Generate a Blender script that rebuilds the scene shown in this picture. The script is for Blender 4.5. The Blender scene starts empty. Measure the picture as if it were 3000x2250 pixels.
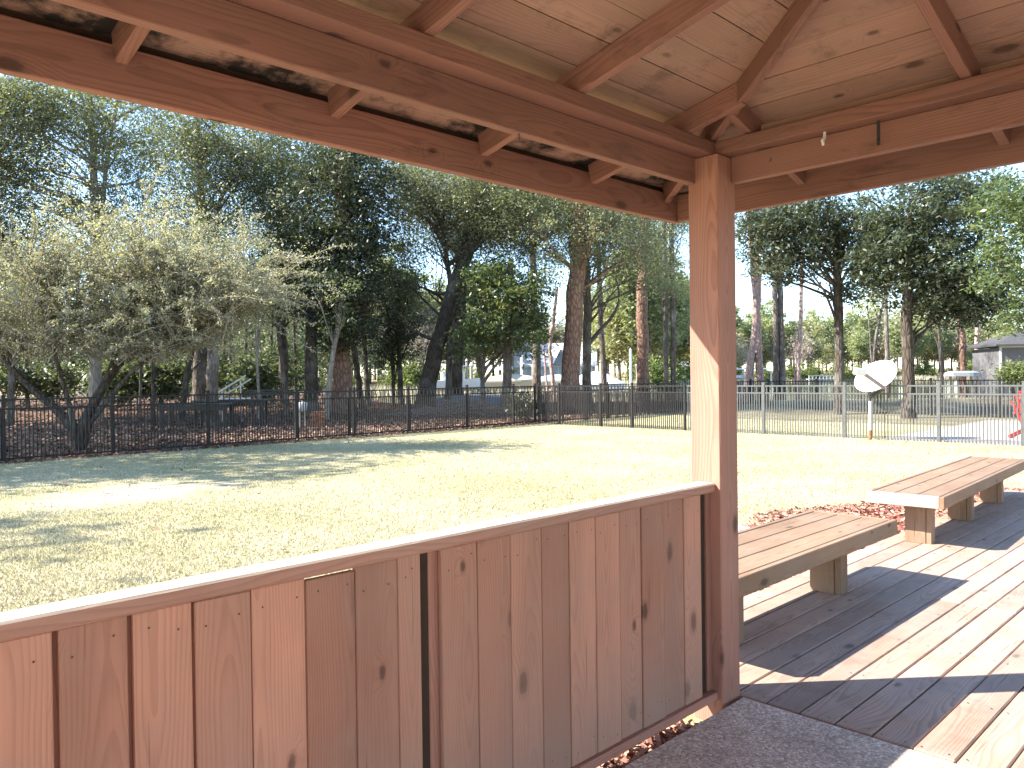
import bpy, math, random
import numpy as np
from mathutils import Vector, Matrix
random.seed(7)
rng = np.random.default_rng(11)
sc = bpy.context.scene
COL = sc.collection
# ------------------------------------------------------------------ camera, sky, sun, exposure
# world axes: x runs along the half wall and the deck planks, y points out over the lawn,
# origin = inner corner of the corner post at floor level
CAM = np.array([-2.932, -1.748, 1.40])
YAW, PITCH, ROLL, FPX = 0.79765, -0.0092, 0.01327, 2285.4
cy, sy = math.cos(YAW), math.sin(YAW)
FW0 = np.array([cy, sy, 0.0])            # level forward
RT0 = np.array([sy, -cy, 0.0])           # level right
UP0 = np.array([0, 0, 1.0])
fw = FW0 * math.cos(PITCH) + UP0 * math.sin(PITCH)
dn = FW0 * math.sin(PITCH) - UP0 * math.cos(PITCH)
cr, sr = math.cos(ROLL), math.sin(ROLL)
rt = cr * RT0 + sr * dn
dn2 = -sr * RT0 + cr * dn
cd = bpy.data.cameras.new("camera"); cam = bpy.data.objects.new("camera", cd); COL.objects.link(cam)
cam.matrix_world = Matrix(((rt[0], -dn2[0], -fw[0], CAM[0]), (rt[1], -dn2[1], -fw[1], CAM[1]),
                           (rt[2], -dn2[2], -fw[2], CAM[2]), (0, 0, 0, 1)))
cd.sensor_width = 36; cd.lens = 36 * FPX / 3000
cd.clip_start = 0.05; cd.clip_end = 3000
sc.camera = cam
LIGHT = Vector((0.905, -0.78, -1.0)).normalized()     # the way sunlight travels
w = bpy.data.worlds.new("World"); sc.world = w; w.use_nodes = True
nt = w.node_tree
sky = nt.nodes.new("ShaderNodeTexSky"); sky.sky_type = 'NISHITA'; sky.sun_disc = False
sky.sun_elevation = math.asin(-LIGHT.z); sky.sun_rotation = math.atan2(-LIGHT.x, -LIGHT.y)
sky.air_density = 1.0; sky.dust_density = 0.2; sky.ozone_density = 3.0
bg = nt.nodes["Background"]; nt.links.new(sky.outputs[0], bg.inputs[0]); bg.inputs[1].default_value = 0.125
sl = bpy.data.lights.new("sun", 'SUN'); sl.energy = 4.6; sl.angle = math.radians(0.53); sl.color = (1, 0.94, 0.85)
so = bpy.data.objects.new("sun", sl); COL.objects.link(so)
so.rotation_euler = LIGHT.to_track_quat('-Z', 'Y').to_euler(); so.location = (-20, 20, 30)
sc.view_settings.view_transform = 'Standard'; sc.view_settings.look = 'None'
sc.view_settings.gamma = 1; sc.view_settings.use_curve_mapping = False
sc.view_settings.exposure = 2.0
sc.render.engine = 'CYCLES'

def at(dx, dy, Z):
    """world point seen at (dx, dy) of a 2212 px wide view of the place, Z metres ahead of the viewer"""
    px, py = dx * 3000 / 2212, dy * 3000 / 2212
    v = rt * ((px - 1500) / FPX) + dn2 * ((py - 1125) / FPX) + fw
    return CAM + v * Z / float(v @ FW0)
def cz(X, Z, z=0.0):
    p = CAM + RT0 * X + FW0 * Z
    return np.array([p[0], p[1], z])
PXM = 1685.0                              # pixels per metre at 1 m in that view

# ------------------------------------------------------------------ helpers
def link(o, parent=None, label=None, cat=None, group=None, kind=None):
    COL.objects.link(o)
    if parent is not None: o.parent = parent
    if label: o['label'] = label
    if cat: o['category'] = cat
    if group: o['group'] = group
    if kind: o['kind'] = kind
    return o
def empty(name, loc=(0, 0, 0), rz=0.0, label=None, cat=None, group=None):
    o = bpy.data.objects.new(name, None); o.empty_display_size = 0.2
    o.location = [float(c) for c in loc]; o.rotation_euler = (0, 0, rz)
    return link(o, None, label, cat, group)
def pymesh(name, verts, faces, mat, smooth=False):
    me = bpy.data.meshes.new(name); me.from_pydata([tuple(map(float, v)) for v in verts], [], faces)
    if mat: me.materials.append(mat)
    if smooth:
        me.polygons.foreach_set('use_smooth', [True] * len(me.polygons))
    me.update(); return me
def npmesh(name, V, F, mat, tint=None, smooth=False):
    """V (n,3), F (m,k) arrays"""
    me = bpy.data.meshes.new(name); m, k = F.shape
    me.vertices.add(len(V)); me.vertices.foreach_set('co', np.ascontiguousarray(V, dtype=np.float32).ravel())
    me.loops.add(m * k); me.loops.foreach_set('vertex_index', np.ascontiguousarray(F, dtype=np.int32).ravel())
    me.polygons.add(m); me.polygons.foreach_set('loop_start', np.arange(0, m * k, k, dtype=np.int32))
    me.polygons.foreach_set('loop_total', np.full(m, k, dtype=np.int32))
    if smooth: me.polygons.foreach_set('use_smooth', np.ones(m, dtype=bool))
    if tint is not None:
        a = me.attributes.new('tint', 'FLOAT', 'FACE'); a.data.foreach_set('value', tint.astype(np.float32))
    me.materials.append(mat); me.update(calc_edges=True); me.validate(); return me
def mobj(name, me, parent=None, M=None, **kw):
    o = bpy.data.objects.new(name, me)
    if M is not None: o.matrix_local = M
    return link(o, parent, **kw)
def basis(xa, ya, org):
    xa = Vector(xa).normalized(); za = xa.cross(Vector(ya)).normalized(); ya = za.cross(xa)
    return Matrix(((xa.x, ya.x, za.x, org[0]), (xa.y, ya.y, za.y, org[1]), (xa.z, ya.z, za.z, org[2]), (0, 0, 0, 1)))
def chambox(L, W, T, c=0.004):
    """box of full size L x W x T about its centre, all edges chamfered by c"""
    h = (L / 2, W / 2, T / 2); c = min(c, min(h) * 0.5)
    V, idx = [], {}
    for sx in (-1, 1):
        for s_y in (-1, 1):
            for sz in (-1, 1):
                for ax in range(3):
                    s = (sx, s_y, sz); v = [s[i] * (h[i] - (0 if i == ax else c)) for i in range(3)]
                    idx[(s, ax)] = len(V); V.append(v)
    F = []
    def out(f):
        p = [Vector(V[i]) for i in f]; n = (p[1] - p[0]).cross(p[2] - p[0]); ctr = sum(p, Vector()) / len(p)
        F.append(f if n.dot(ctr) > 0 else f[::-1])
    for ax in range(3):
        a, b = [i for i in range(3) if i != ax]
        for s in (-1, 1):
            q = []
            for sa, sb in ((-1, -1), (1, -1), (1, 1), (-1, 1)):
                k = [0, 0, 0]; k[ax] = s; k[a] = sa; k[b] = sb; q.append(idx[(tuple(k), ax)])
            out(q)
        for sa in (-1, 1):
            for sb in (-1, 1):
                q = []
                for s in (-1, 1):
                    k = [0, 0, 0]; k[ax] = s; k[a] = sa; k[b] = sb
                    q += [(idx[(tuple(k), a)], idx[(tuple(k), b)])]
                out([q[0][0], q[0][1], q[1][1], q[1][0]])
    for sx in (-1, 1):
        for s_y in (-1, 1):
            for sz in (-1, 1):
                out([idx[((sx, s_y, sz), i)] for i in range(3)])
    return V, F
def board(name, p0, p1, up, W, T, mat, parent=None, c=0.003, **kw):
    """a plank from p0 to p1; W is its width along 'up', T its thickness"""
    p0, p1 = Vector(p0), Vector(p1); d = p1 - p0
    V, F = chambox(d.length, W, T, c)
    return mobj(name, pymesh(name, V, F, mat), parent, basis(d, up, (p0 + p1) / 2), **kw)
def boxpart(name, lo, hi, mat, parent=None, long='x', c=0.004, **kw):
    """axis aligned piece; its local x axis runs along 'long'"""
    lo, hi = Vector(lo), Vector(hi); ctr = (lo + hi) / 2; d = hi - lo
    if long == 'x': return board(name, (lo.x, ctr.y, ctr.z), (hi.x, ctr.y, ctr.z), (0, 1, 0), d.y, d.z, mat, parent, c, **kw)
    if long == 'y': return board(name, (ctr.x, lo.y, ctr.z), (ctr.x, hi.y, ctr.z), (1, 0, 0), d.x, d.z, mat, parent, c, **kw)
    return board(name, (ctr.x, ctr.y, lo.z), (ctr.x, ctr.y, hi.z), (1, 0, 0), d.x, d.y, mat, parent, c, **kw)
def prism(name, bottom, thick_vec, mat, parent, xaxis, **kw):
    """polygon extruded by a vector, local x along xaxis"""
    n = len(bottom); P = [Vector(b) for b in bottom]; Q = [p + Vector(thick_vec) for p in P]
    ctr = sum(P, Vector()) / n; M = basis(xaxis, Vector(thick_vec).cross(Vector(xaxis)), ctr); Mi = M.inverted()
    V = [Mi @ p for p in P + Q]
    F = [list(range(n))[::-1], list(range(n, 2 * n))] + [[i, (i + 1) % n, n + (i + 1) % n, n + i] for i in range(n)]
    nrm = (P[1] - P[0]).cross(P[2] - P[0])
    if nrm.dot(Vector(thick_vec)) < 0: F = [f[::-1] for f in F]
    return mobj(name, pymesh(name, V, F, mat), parent, M, **kw)
def tubes(paths, n=6):
    """paths: list of (points (k,3), radii (k,)); returns V, F arrays of all tubes"""
    VV, FF, off = [], [], 0
    ang = np.linspace(0, 2 * np.pi, n, endpoint=False); ca, sa = np.cos(ang), np.sin(ang)
    for P, R in paths:
        P = np.asarray(P, float); R = np.asarray(R, float); k = len(P)
        t = np.gradient(P, axis=0); t /= np.linalg.norm(t, axis=1)[:, None] + 1e-9
        ref = np.array([0, 0, 1.0]) if abs(t[0][2]) < .9 else np.array([1.0, 0, 0])
        a = np.cross(t, ref); a /= np.linalg.norm(a, axis=1)[:, None] + 1e-9; b = np.cross(t, a)
        V = P[:, None, :] + R[:, None, None] * (a[:, None, :] * ca[None, :, None] + b[:, None, :] * sa[None, :, None])
        VV.append(V.reshape(-1, 3))
        i = np.arange(k - 1)[:, None] * n; j = np.arange(n)[None, :]; j2 = (j + 1) % n
        f = np.stack([i + j, i + j2, i + n + j2, i + n + j], -1).reshape(-1, 4)[:, ::-1] + off
        FF.append(f); off += k * n
    return np.concatenate(VV), np.concatenate(FF)
def boxes_mesh(name, lst, mat, c=0.0):
    V, F = [], []
    for lo, hi in lst:
        b = len(V); x0, y0, z0 = lo; x1, y1, z1 = hi
        V += [(x0, y0, z0), (x1, y0, z0), (x1, y1, z0), (x0, y1, z0), (x0, y0, z1), (x1, y0, z1), (x1, y1, z1), (x0, y1, z1)]
        F += [[b + i for i in f] for f in ((3, 2, 1, 0), (4, 5, 6, 7), (0, 1, 5, 4), (1, 2, 6, 5), (2, 3, 7, 6), (3, 0, 4, 7))]
    return pymesh(name, V, F, mat)

# ------------------------------------------------------------------ materials
class NG:
    def __init__(s, name):
        s.m = bpy.data.materials.new(name); s.m.use_nodes = True; s.t = s.m.node_tree
        s.b = s.t.nodes["Principled BSDF"]
    def n(s, typ, **kw):
        x = s.t.nodes.new("ShaderNode" + typ)
        for k, v in kw.items(): setattr(x, k, v)
        return x
    def l(s, a, b): s.t.links.new(a, b)
    def set(s, sock, v):
        if hasattr(v, 'is_output'): s.l(v, sock)
        else: sock.default_value = v
    def math(s, op, a, b=0.0, clamp=False):
        x = s.n("Math", operation=op, use_clamp=clamp); s.set(x.inputs[0], a); s.set(x.inputs[1], b); return x.outputs[0]
    def vmul(s, v, k):
        x = s.n("VectorMath", operation='MULTIPLY'); s.set(x.inputs[0], v); s.set(x.inputs[1], k); return x.outputs[0]
    def vadd(s, v, k):
        x = s.n("VectorMath", operation='ADD'); s.set(x.inputs[0], v); s.set(x.inputs[1], k); return x.outputs[0]
    def noise(s, v, scale, detail=3, rough=.55, dist=0.0):
        x = s.n("TexNoise"); s.set(x.inputs['Vector'], v); x.inputs['Scale'].default_value = scale
        x.inputs['Detail'].default_value = detail; x.inputs['Roughness'].default_value = rough
        x.inputs['Distortion'].default_value = dist; return x.outputs['Fac']
    def ramp(s, f, stops):
        x = s.n("ValToRGB"); s.set(x.inputs[0], f); e = x.color_ramp.elements
        while len(e) > 1: e.remove(e[-1])
        for i, (p, c) in enumerate(stops):
            k = e[0] if i == 0 else e.new(p)
            k.position = p; k.color = (c[0], c[1], c[2], 1) if not np.isscalar(c) else (c, c, c, 1)
        return x.outputs[0]
    def mix(s, f, a, b, typ='MIX'):
        x = s.n("Mix", data_type='RGBA', blend_type=typ); s.set(x.inputs[0], f)
        for sk, v in ((x.inputs[6], a), (x.inputs[7], b)):
            s.set(sk, v if hasattr(v, 'is_output') else (v[0], v[1], v[2], 1))
        return x.outputs[2]
    def obj(s): return s.n("TexCoord").outputs['Object']
    def pos(s): return s.n("NewGeometry").outputs['Position']
    def rand(s): return s.n("ObjectInfo").outputs['Random']
    def bump(s, h, dist, strength=1.0):
        x = s.n("Bump"); x.inputs['Strength'].default_value = strength; x.inputs['Distance'].default_value = dist
        s.set(x.inputs['Height'], h); s.l(x.outputs[0], s.b.inputs['Normal'])
    def fin(s, col, rough=.7, spec=.3):
        s.set(s.b.inputs['Base Color'], col if hasattr(col, 'is_output') else (col[0], col[1], col[2], 1))
        s.set(s.b.inputs['Roughness'], rough); s.b.inputs['Specular IOR Level'].default_value = spec; return s.m
def wood(name, light, dark, ring=.55, grey=None, greyamt=0.0, knots=.5, mould=0.0, tintvar=.22, rough=.75, groundstain=0.0, cracks=0.0, mth=.52, bleach_lit=None):
    g = NG(name); r = g.rand()
    off = g.n("CombineXYZ"); g.set(off.inputs[0], g.math('MULTIPLY', r, 37.0)); g.set(off.inputs[1], 0.0); g.set(off.inputs[2], 0.0)
    o = g.obj()
    r2 = g.math('FRACT', g.math('MULTIPLY', r, 17.31)); r3 = g.math('FRACT', g.math('MULTIPLY', r, 91.7))
    ctr = g.n("CombineXYZ"); g.set(ctr.inputs[0], g.math('MULTIPLY', r, 37.0))
    g.set(ctr.inputs[1], g.math('MULTIPLY', g.math('SUBTRACT', r2, .5), .14)); g.set(ctr.inputs[2], g.math('ADD', g.math('MULTIPLY', r3, .05), .025))
    v = g.vadd(o, ctr.outputs[0])
    sp = g.n("SeparateXYZ"); g.l(v, sp.inputs[0]); so_ = g.n("SeparateXYZ"); g.l(o, so_.inputs[0])
    flat = g.n("CombineXYZ"); g.set(flat.inputs[0], g.math('MULTIPLY', sp.outputs[0], 3.6))
    g.set(flat.inputs[1], g.math('MULTIPLY', g.math('ADD', so_.outputs[1], so_.outputs[2]), 7.5))
    # knots, seen on whichever face is broad
    vo = g.n("TexVoronoi", voronoi_dimensions='2D'); g.set(vo.inputs['Vector'], flat.outputs[0]); vo.inputs['Scale'].default_value = 1.0
    sel = g.n("SeparateColor"); g.l(vo.outputs['Color'], sel.inputs[0])
    kn = g.math('LESS_THAN', sel.outputs[0], knots)
    ksz = g.math('ADD', .6, g.math('MULTIPLY', sel.outputs[1], .8))
    dd = g.math('DIVIDE', g.math('ADD', vo.outputs['Distance'], g.math('MULTIPLY', g.math('SUBTRACT', g.noise(v, 50, 2), .5), .06)), ksz)
    km = g.math('MULTIPLY', g.ramp(dd, [(.05, 1.0), (.10, .8), (.12, .35), (.2, 0.0)]), kn)
    kw = g.math('MULTIPLY', g.ramp(dd, [(0.0, 1.0), (.42, 0.0)]), kn)
    low = g.noise(g.vmul(v, (1.1, 3.5, 3.5)), 1.0, 2, .5)
    ln = g.n("VectorMath", operation='LENGTH'); g.l(g.vmul(v, (0, 1, 1)), ln.inputs[0])
    rad = g.math('ADD', g.math('ADD', ln.outputs['Value'], g.math('MULTIPLY', low, .10)), g.math('MULTIPLY', kw, .035))
    saw = g.math('FRACT', g.math('DIVIDE', rad, .0085))
    prof = g.ramp(saw, [(0, 0.0), (.45, .12), (.86, 1.0), (.97, .85), (1, 0.0)])
    fib = g.noise(g.vmul(v, (3.0, 150, 150)), 1.0, 3, .6)
    blot = g.noise(g.vmul(v, (1.0, 6, 6)), 1.0, 4, .6)
    ringm = g.math('MULTIPLY', g.math('MULTIPLY', prof, g.math('ADD', .35, g.math('MULTIPLY', blot, 1.1))), ring)
    f = g.math('ADD', ringm, g.math('MULTIPLY', g.math('SUBTRACT', fib, .5), .55), True)
    col = g.mix(f, light, dark)
    col = g.mix(1.0, col, g.ramp(blot, [(.3, .80), (.7, 1.12)]), 'MULTIPLY')
    col = g.mix(g.math('MULTIPLY', km, .85), col, (dark[0] * .30, dark[1] * .28, dark[2] * .28))
    # every board has its own tone
    col = g.mix(1.0, col, g.ramp(r2, [(0, (1 - tintvar, 1 - tintvar * 1.1, 1 - tintvar * 1.15)), (.5, (1, 1, 1)), (1, (1 + tintvar * .6, 1 + tintvar * .5, 1 + tintvar * .4))]), 'MULTIPLY')
    p = g.pos()
    if grey:
        gm = g.noise(g.vadd(p, (3.1, 0, 0)), 2.2, 5, .65)
        gmk = g.math('MULTIPLY', g.ramp(gm, [(.35, 0.0), (.7, 1.0)]), greyamt)
        if groundstain > 0:
            z = g.n("SeparateXYZ"); g.l(p, z.inputs[0])
            gs = g.ramp(g.math('ADD', z.outputs[2], g.math('MULTIPLY', g.math('SUBTRACT', gm, .5), .55)), [(.12, groundstain), (.42, 0.0)])
            gmk = g.math('ADD', gmk, gs, True)
        col = g.mix(gmk, col, grey)
    if mould > 0:
        mm = g.noise(g.vmul(p, (2.0, 2.0, 6.0)), 1.6, 6, .7)
        col = g.mix(g.math('MULTIPLY', g.ramp(mm, [(mth, 0.0), (mth + .14, 1.0)]), mould), col, (.02, .018, .016))
    if bleach_lit:                             # sun bleached and worn upper side, sunlight put into its paleness too
        nz = g.n("SeparateXYZ"); g.l(g.n("NewGeometry").outputs['True Normal'], nz.inputs[0])
        col = g.mix(g.math('MULTIPLY', g.math('GREATER_THAN', nz.outputs[2], .6), g.math('ADD', .55, g.math('MULTIPLY', fib, .5))), col, bleach_lit)
    h = g.math('SUBTRACT', g.math('MULTIPLY', fib, .7), g.math('MULTIPLY', prof, .22))
    if cracks > 0:
        ck = g.noise(g.vmul(v, (1.4, 60, 60)), 1.0, 2, .5)
        ckm = g.ramp(ck, [(.26, 1.0), (.31, 0.0)])
        col = g.mix(g.math('MULTIPLY', ckm, cracks), col, (dark[0] * .3, dark[1] * .3, dark[2] * .3))
        h = g.math('SUBTRACT', h, ckm)
    g.bump(h, .0015, .8)
    return g.fin(col, rough, .25)
M = {}
M['stain'] = wood('stained_wood', (.39, .185, .135), (.19, .08, .057), .45, (.36, .26, .21), .2, .22, 0, .2, cracks=.35)
M['beam'] = wood('stained_beam_wood', (.305, .145, .11), (.115, .05, .038), .42, (.20, .12, .10), .35, .2, .4, .18, cracks=.25, mth=.56)
M['wall'] = wood('wall_board_wood', (.51, .245, .165), (.26, .105, .068), .36, (.34, .225, .175), .5, .27, 0, .34, groundstain=.4, cracks=.4)
M['roof'] = wood('roof_board_wood', (.40, .23, .175), (.22, .11, .08), .40, (.30, .21, .165), .5, .2, .5, .18, cracks=.25, mth=.56)
M['eave'] = wood('eave_board_wood', (.34, .20, .15), (.14, .075, .055), .4, (.45, .40, .35), .3, .2, 1.0, .2, mth=.43)
M['rail'] = wood('rail_cap_wood', (.46, .235, .17), (.26, .11, .078), .45, (.44, .34, .27), .3, .1, 0, .1, cracks=.6, bleach_lit=(.66, .56, .47))
M['deck'] = wood('deck_wood', (.42, .285, .21), (.22, .13, .092), .6, (.38, .31, .275), .55, .14, .2, .24, .8, cracks=.6)
M['bench'] = wood('bench_wood', (.27, .17, .105), (.155, .088, .052), .5, (.29, .225, .17), .45, .2, .05, .16, .8, cracks=.5)
M['bench_end_lit'] = wood('bench_end_lit_wood', (.50, .40, .30), (.34, .25, .17), .6, (.5, .46, .4), .4, .1)  # lighter copy of the bench wood: sunlight on the end put into the colour
def simple(name, c, rough=.5, spec=.5, var=.12, scale=20, metal=0.0, bump=0.0):
    g = NG(name); nz = g.noise(g.obj(), scale, 4)
    col = g.mix(1.0, c, g.ramp(nz, [(.25, 1 - var), (.75, 1 + var)]), 'MULTIPLY')
    g.b.inputs['Metallic'].default_value = metal
    if bump: g.bump(nz, bump)
    return g.fin(col, rough, spec)
M['fence'] = simple('black_fence_paint', (.026, .024, .023), .55, .2, .25, 8)
M['fence_sunlit'] = simple('sunlit_fence_paint', (.10, .102, .098), .4, .5, .2, 8)  # same black paint, lightened: sun glare put into the colour
M['nail'] = simple('rusty_nail', (.10, .055, .04), .7, .2)
M['iron'] = simple('dark_iron', (.03, .028, .026), .5, .5)
M['dark'] = simple('gap_shade_wood', (.055, .036, .027), .9, .1)  # near-black wood, the shade of gaps put into its colour
M['shingle'] = simple('roof_shingles', (.07, .065, .06), .9, .2, .4, 30)
M['white'] = simple('white_paint', (.80, .80, .78), .5, .4, .05, 6)
M['offwhite'] = simple('grey_white_paint', (.60, .59, .56), .6, .3, .1, 6)
M['tan'] = simple('tan_canvas', (.50, .42, .30), .85, .1, .12, 4)
M['blue'] = simple('blue_tarpaulin', (.22, .32, .48), .6, .3, .1, 5)
M['red'] = simple('red_plastic', (.55, .035, .03), .45, .5, .08, 6)
M['pink'] = simple('faded_pink_plastic', (.62, .24, .32), .5, .4, .1, 6)
M['dish'] = simple('satellite_dish_paint', (.60, .585, .55), .45, .4, .06, 5)
M['dishdark'] = simple('dish_arm_paint', (.32, .24, .22), .6, .3, .15, 12)
M['pole'] = simple('galvanised_pole', (.55, .53, .50), .5, .4, .1, 8)
M['rust'] = simple('rusted_iron', (.28, .12, .06), .85, .2, .3, 20)
M['siding'] = simple('blue_grey_siding', (.58, .64, .72), .8, .2, .08, 3)
M['bluemetal'] = simple('pale_metal_roof', (.62, .65, .68), .45, .5, .08, 2)
M['slateroof'] = simple('slate_blue_roof', (.24, .27, .32), .8, .2, .15, 3)
M['glass'] = simple('dark_window_glass', (.03, .035, .04), .1, .8, .05)
M['screen'] = simple('grey_screen_panel', (.15, .145, .145), .85, .2, .12, 9)
M['greyroof'] = simple('grey_porch_roof', (.075, .073, .075), .85, .2, .2, 8)
M['greywood'] = simple('weathered_piling', (.32, .28, .23), .9, .1, .3, 10)
M['orange'] = simple('orange_clay', (.30, .13, .075), .85, .2, .25, 12)
M['bucket'] = simple('white_plastic', (.6, .6, .6), .5, .4)
M['brush'] = simple('dry_brush_twigs', (.33, .27, .22), .9, .1, .35, 20)
M['green'] = simple('green_plastic', (.05, .22, .16), .6, .3)
def bark(name, a, b, sc_=(9, 9, 2.2), lichen=0.0):
    g = NG(name); p = g.pos(); v = g.vmul(p, sc_)
    vo = g.n("TexVoronoi", feature='DISTANCE_TO_EDGE'); g.set(vo.inputs['Vector'], g.vadd(v, g.vmul(g.n("TexNoise").outputs['Color'], (.4, .4, .4)))); vo.inputs['Scale'].default_value = 1.2
    nz = g.noise(v, 2.0, 5, .7)
    f = g.math('ADD', g.math('MULTIPLY', g.ramp(vo.outputs['Distance'], [(.02, 0.0), (.2, 1.0)]), .6), g.math('MULTIPLY', nz, .5), True)
    col = g.mix(f, b, a)
    if lichen: col = g.mix(g.math('MULTIPLY', g.ramp(g.noise(p, 1.7, 4), [(.5, 0.0), (.65, 1.0)]), lichen), col, (.38, .37, .33))
    g.bump(f, .03, .9)
    return g.fin(col, .95, .1)
M['bark_dark'] = bark('dark_bark', (.115, .09, .07), (.035, .028, .024), lichen=.25)
M['bark_grey'] = bark('grey_bark', (.20, .165, .135), (.07, .055, .045), lichen=.35)
M['bark_pine'] = bark('reddish_pine_bark', (.36, .22, .16), (.10, .06, .045), (7, 7, 2.6))
M['bark_pale'] = bark('pale_pink_bark', (.52, .38, .33), (.26, .17, .14), (7, 7, 2.2))
M['bark_pale_grey'] = bark('pale_grey_bark', (.40, .35, .28), (.20, .17, .14), (9, 9, 2))
def leafmat(name, cols, trans=.35, rough=.5, spec=.4):
    g = NG(name); a = g.n("Attribute", attribute_name='tint')
    n = len(cols); col = g.ramp(a.outputs['Fac'], [(i / (n - 1), c) for i, c in enumerate(cols)])
    hv = g.ramp(g.rand(), [(0, .85), (1, 1.15)])
    col = g.mix(1.0, col, hv, 'MULTIPLY')
    g.fin(col, rough, spec)
    tr = g.n("BsdfTranslucent"); g.l(g.mix(1.0, col, (1.25, 1.3, .6), 'MULTIPLY'), tr.inputs[0])
    mx = g.n("MixShader"); mx.inputs[0].default_value = trans
    g.l(g.b.outputs[0], mx.inputs[1]); g.l(tr.outputs[0], mx.inputs[2])
    g.l(mx.outputs[0], g.t.nodes["Material Output"].inputs[0]); return g.m
M['lf_magnolia'] = leafmat('glossy_magnolia_leaves', [(0.042, 0.052, 0.036), (0.065, 0.081, 0.052), (0.101, 0.121, 0.073), (0.169, 0.143, 0.085)], .3, .45, .5)
M['lf_oak'] = leafmat('oak_leaves', [(0.106, 0.112, 0.081), (0.156, 0.169, 0.115), (0.231, 0.24, 0.163), (0.312, 0.306, 0.219)], .42, .42, .6)
M['lf_bright'] = leafmat('bright_green_leaves', [(0.062, 0.083, 0.048), (0.1, 0.138, 0.065), (0.163, 0.213, 0.094), (0.275, 0.225, 0.106)], .38, .36, .6)
M['lf_myrtle'] = leafmat('pale_olive_leaves', [(.21, .205, .175), (.29, .28, .235), (.38, .365, .295), (.48, .455, .34)], .42, .5, .45)
M['lf_wood'] = leafmat('woodland_leaves', [(0.062, 0.075, 0.05), (0.1, 0.122, 0.073), (0.156, 0.181, 0.1), (0.213, 0.225, 0.131)], .4, .5, .4)
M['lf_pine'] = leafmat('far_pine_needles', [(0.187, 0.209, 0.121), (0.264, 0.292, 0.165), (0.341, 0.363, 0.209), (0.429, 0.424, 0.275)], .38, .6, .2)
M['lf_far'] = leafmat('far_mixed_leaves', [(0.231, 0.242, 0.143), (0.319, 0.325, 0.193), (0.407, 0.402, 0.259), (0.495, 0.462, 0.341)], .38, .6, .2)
M['lf_bare'] = leafmat('bare_twigs', [(.30, .25, .21), (.40, .34, .29), (.48, .41, .35), (.54, .46, .40)], .1, .9, .1)
M['lf_bush'] = leafmat('sunlit_bush_leaves', [(.10, .13, .05), (.16, .20, .07), (.24, .27, .10), (.30, .22, .12)], .3, .5, .3)
def grassmat(name, cols):
    g = NG(name); a = g.n("Attribute", attribute_name='tint')
    col = g.ramp(a.outputs['Fac'], [(i / (len(cols) - 1), c) for i, c in enumerate(cols)])
    return g.fin(col, .8, .15)
M['grass'] = grassmat('dry_grass_blades', [(.34, .315, .18), (.44, .395, .255), (.52, .47, .335), (.57, .53, .42)])
M['litter'] = grassmat('fallen_brown_leaves', [(.10, .06, .045), (.19, .115, .08), (.31, .185, .125), (.43, .32, .24)])
M['chips'] = grassmat('red_mulch_chips', [(.19, .08, .06), (.32, .145, .105), (.44, .24, .175), (.55, .38, .29)])
M['chipsdark'] = M['chips']
def groundmat():
    g = NG('lawn_soil'); p = g.pos()
    n1 = g.noise(p, .55, 5, .6); n2 = g.noise(p, 9, 5, .7); n3 = g.noise(p, 70, 3, .7)
    f = g.math('ADD', g.math('MULTIPLY', n1, .5), g.math('ADD', g.math('MULTIPLY', n2, .3), g.math('MULTIPLY', n3, .25)))
    col = g.ramp(f, [(.32, (.22, .22, .10)), (.47, (.36, .32, .16)), (.6, (.48, .42, .25)), (.75, (.52, .46, .33))])
    # the bare sandy patch by the fence
    d = g.n("VectorMath", operation='LENGTH'); g.l(g.vmul(g.vadd(p, (-.6, -9.35, .1)), (.62, 1.0, 0)), d.inputs[0])
    dd = g.math('ADD', d.outputs['Value'], g.math('MULTIPLY', g.math('SUBTRACT', g.noise(p, 1.6, 4), .5), 1.6))
    col = g.mix(g.ramp(dd, [(.4, .85), (1.2, 0.0)]), col, (.40, .33, .29))
    g.bump(g.math('ADD', n2, n3), .03, .6); return g.fin(col, .95, .1)
M['lawn'] = groundmat()
def woodsoil():
    g = NG('leaf_strewn_soil'); p = g.pos(); f = g.math('ADD', g.math('MULTIPLY', g.noise(p, 2.5, 5), .5), g.math('MULTIPLY', g.noise(p, 30, 4, .7), .5))
    col = g.ramp(f, [(.35, (.06, .04, .03)), (.5, (.13, .08, .055)), (.65, (.22, .14, .09))]); g.bump(f, .05); return g.fin(col, .95, .1)
M['woodsoil'] = woodsoil()
def concrete():
    g = NG('exposed_aggregate_concrete'); p = g.pos()
    vo = g.n("TexVoronoi"); g.set(vo.inputs['Vector'], p); vo.inputs['Scale'].default_value = 110
    n = g.noise(p, 3, 5, .6)
    sp = g.n("SeparateColor"); g.l(vo.outputs['Color'], sp.inputs[0])
    col = g.ramp(sp.outputs[0], [(0, (.36, .265, .205)), (.45, (.54, .415, .33)), (.8, (.64, .51, .415)), (1, (.80, .70, .60))])
    col = g.mix(1.0, col, g.ramp(n, [(.3, .78), (.7, 1.15)]), 'MULTIPLY')
    st = g.ramp(g.noise(p, 9, 3), [(.62, 0.0), (.72, 1.0)]); col = g.mix(g.math('MULTIPLY', st, .35), col, (.45, .42, .40))
    g.bump(g.math('SUBTRACT', 1.0, vo.outputs['Distance']), .004, .6); return g.fin(col, .9, .2)
M['concrete'] = concrete()
M['patio'] = simple('pale_concrete', (.42, .38, .36), .9, .2, .12, 3)
def water():
    g = NG('creek_water'); p = g.pos(); n = g.noise(g.vmul(p, (.5, .5, 1)), 1.2, 4, .6)
    g.bump(n, .05, .35); return g.fin((.09, .085, .06), .08, .5)
M['water'] = water()
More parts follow.
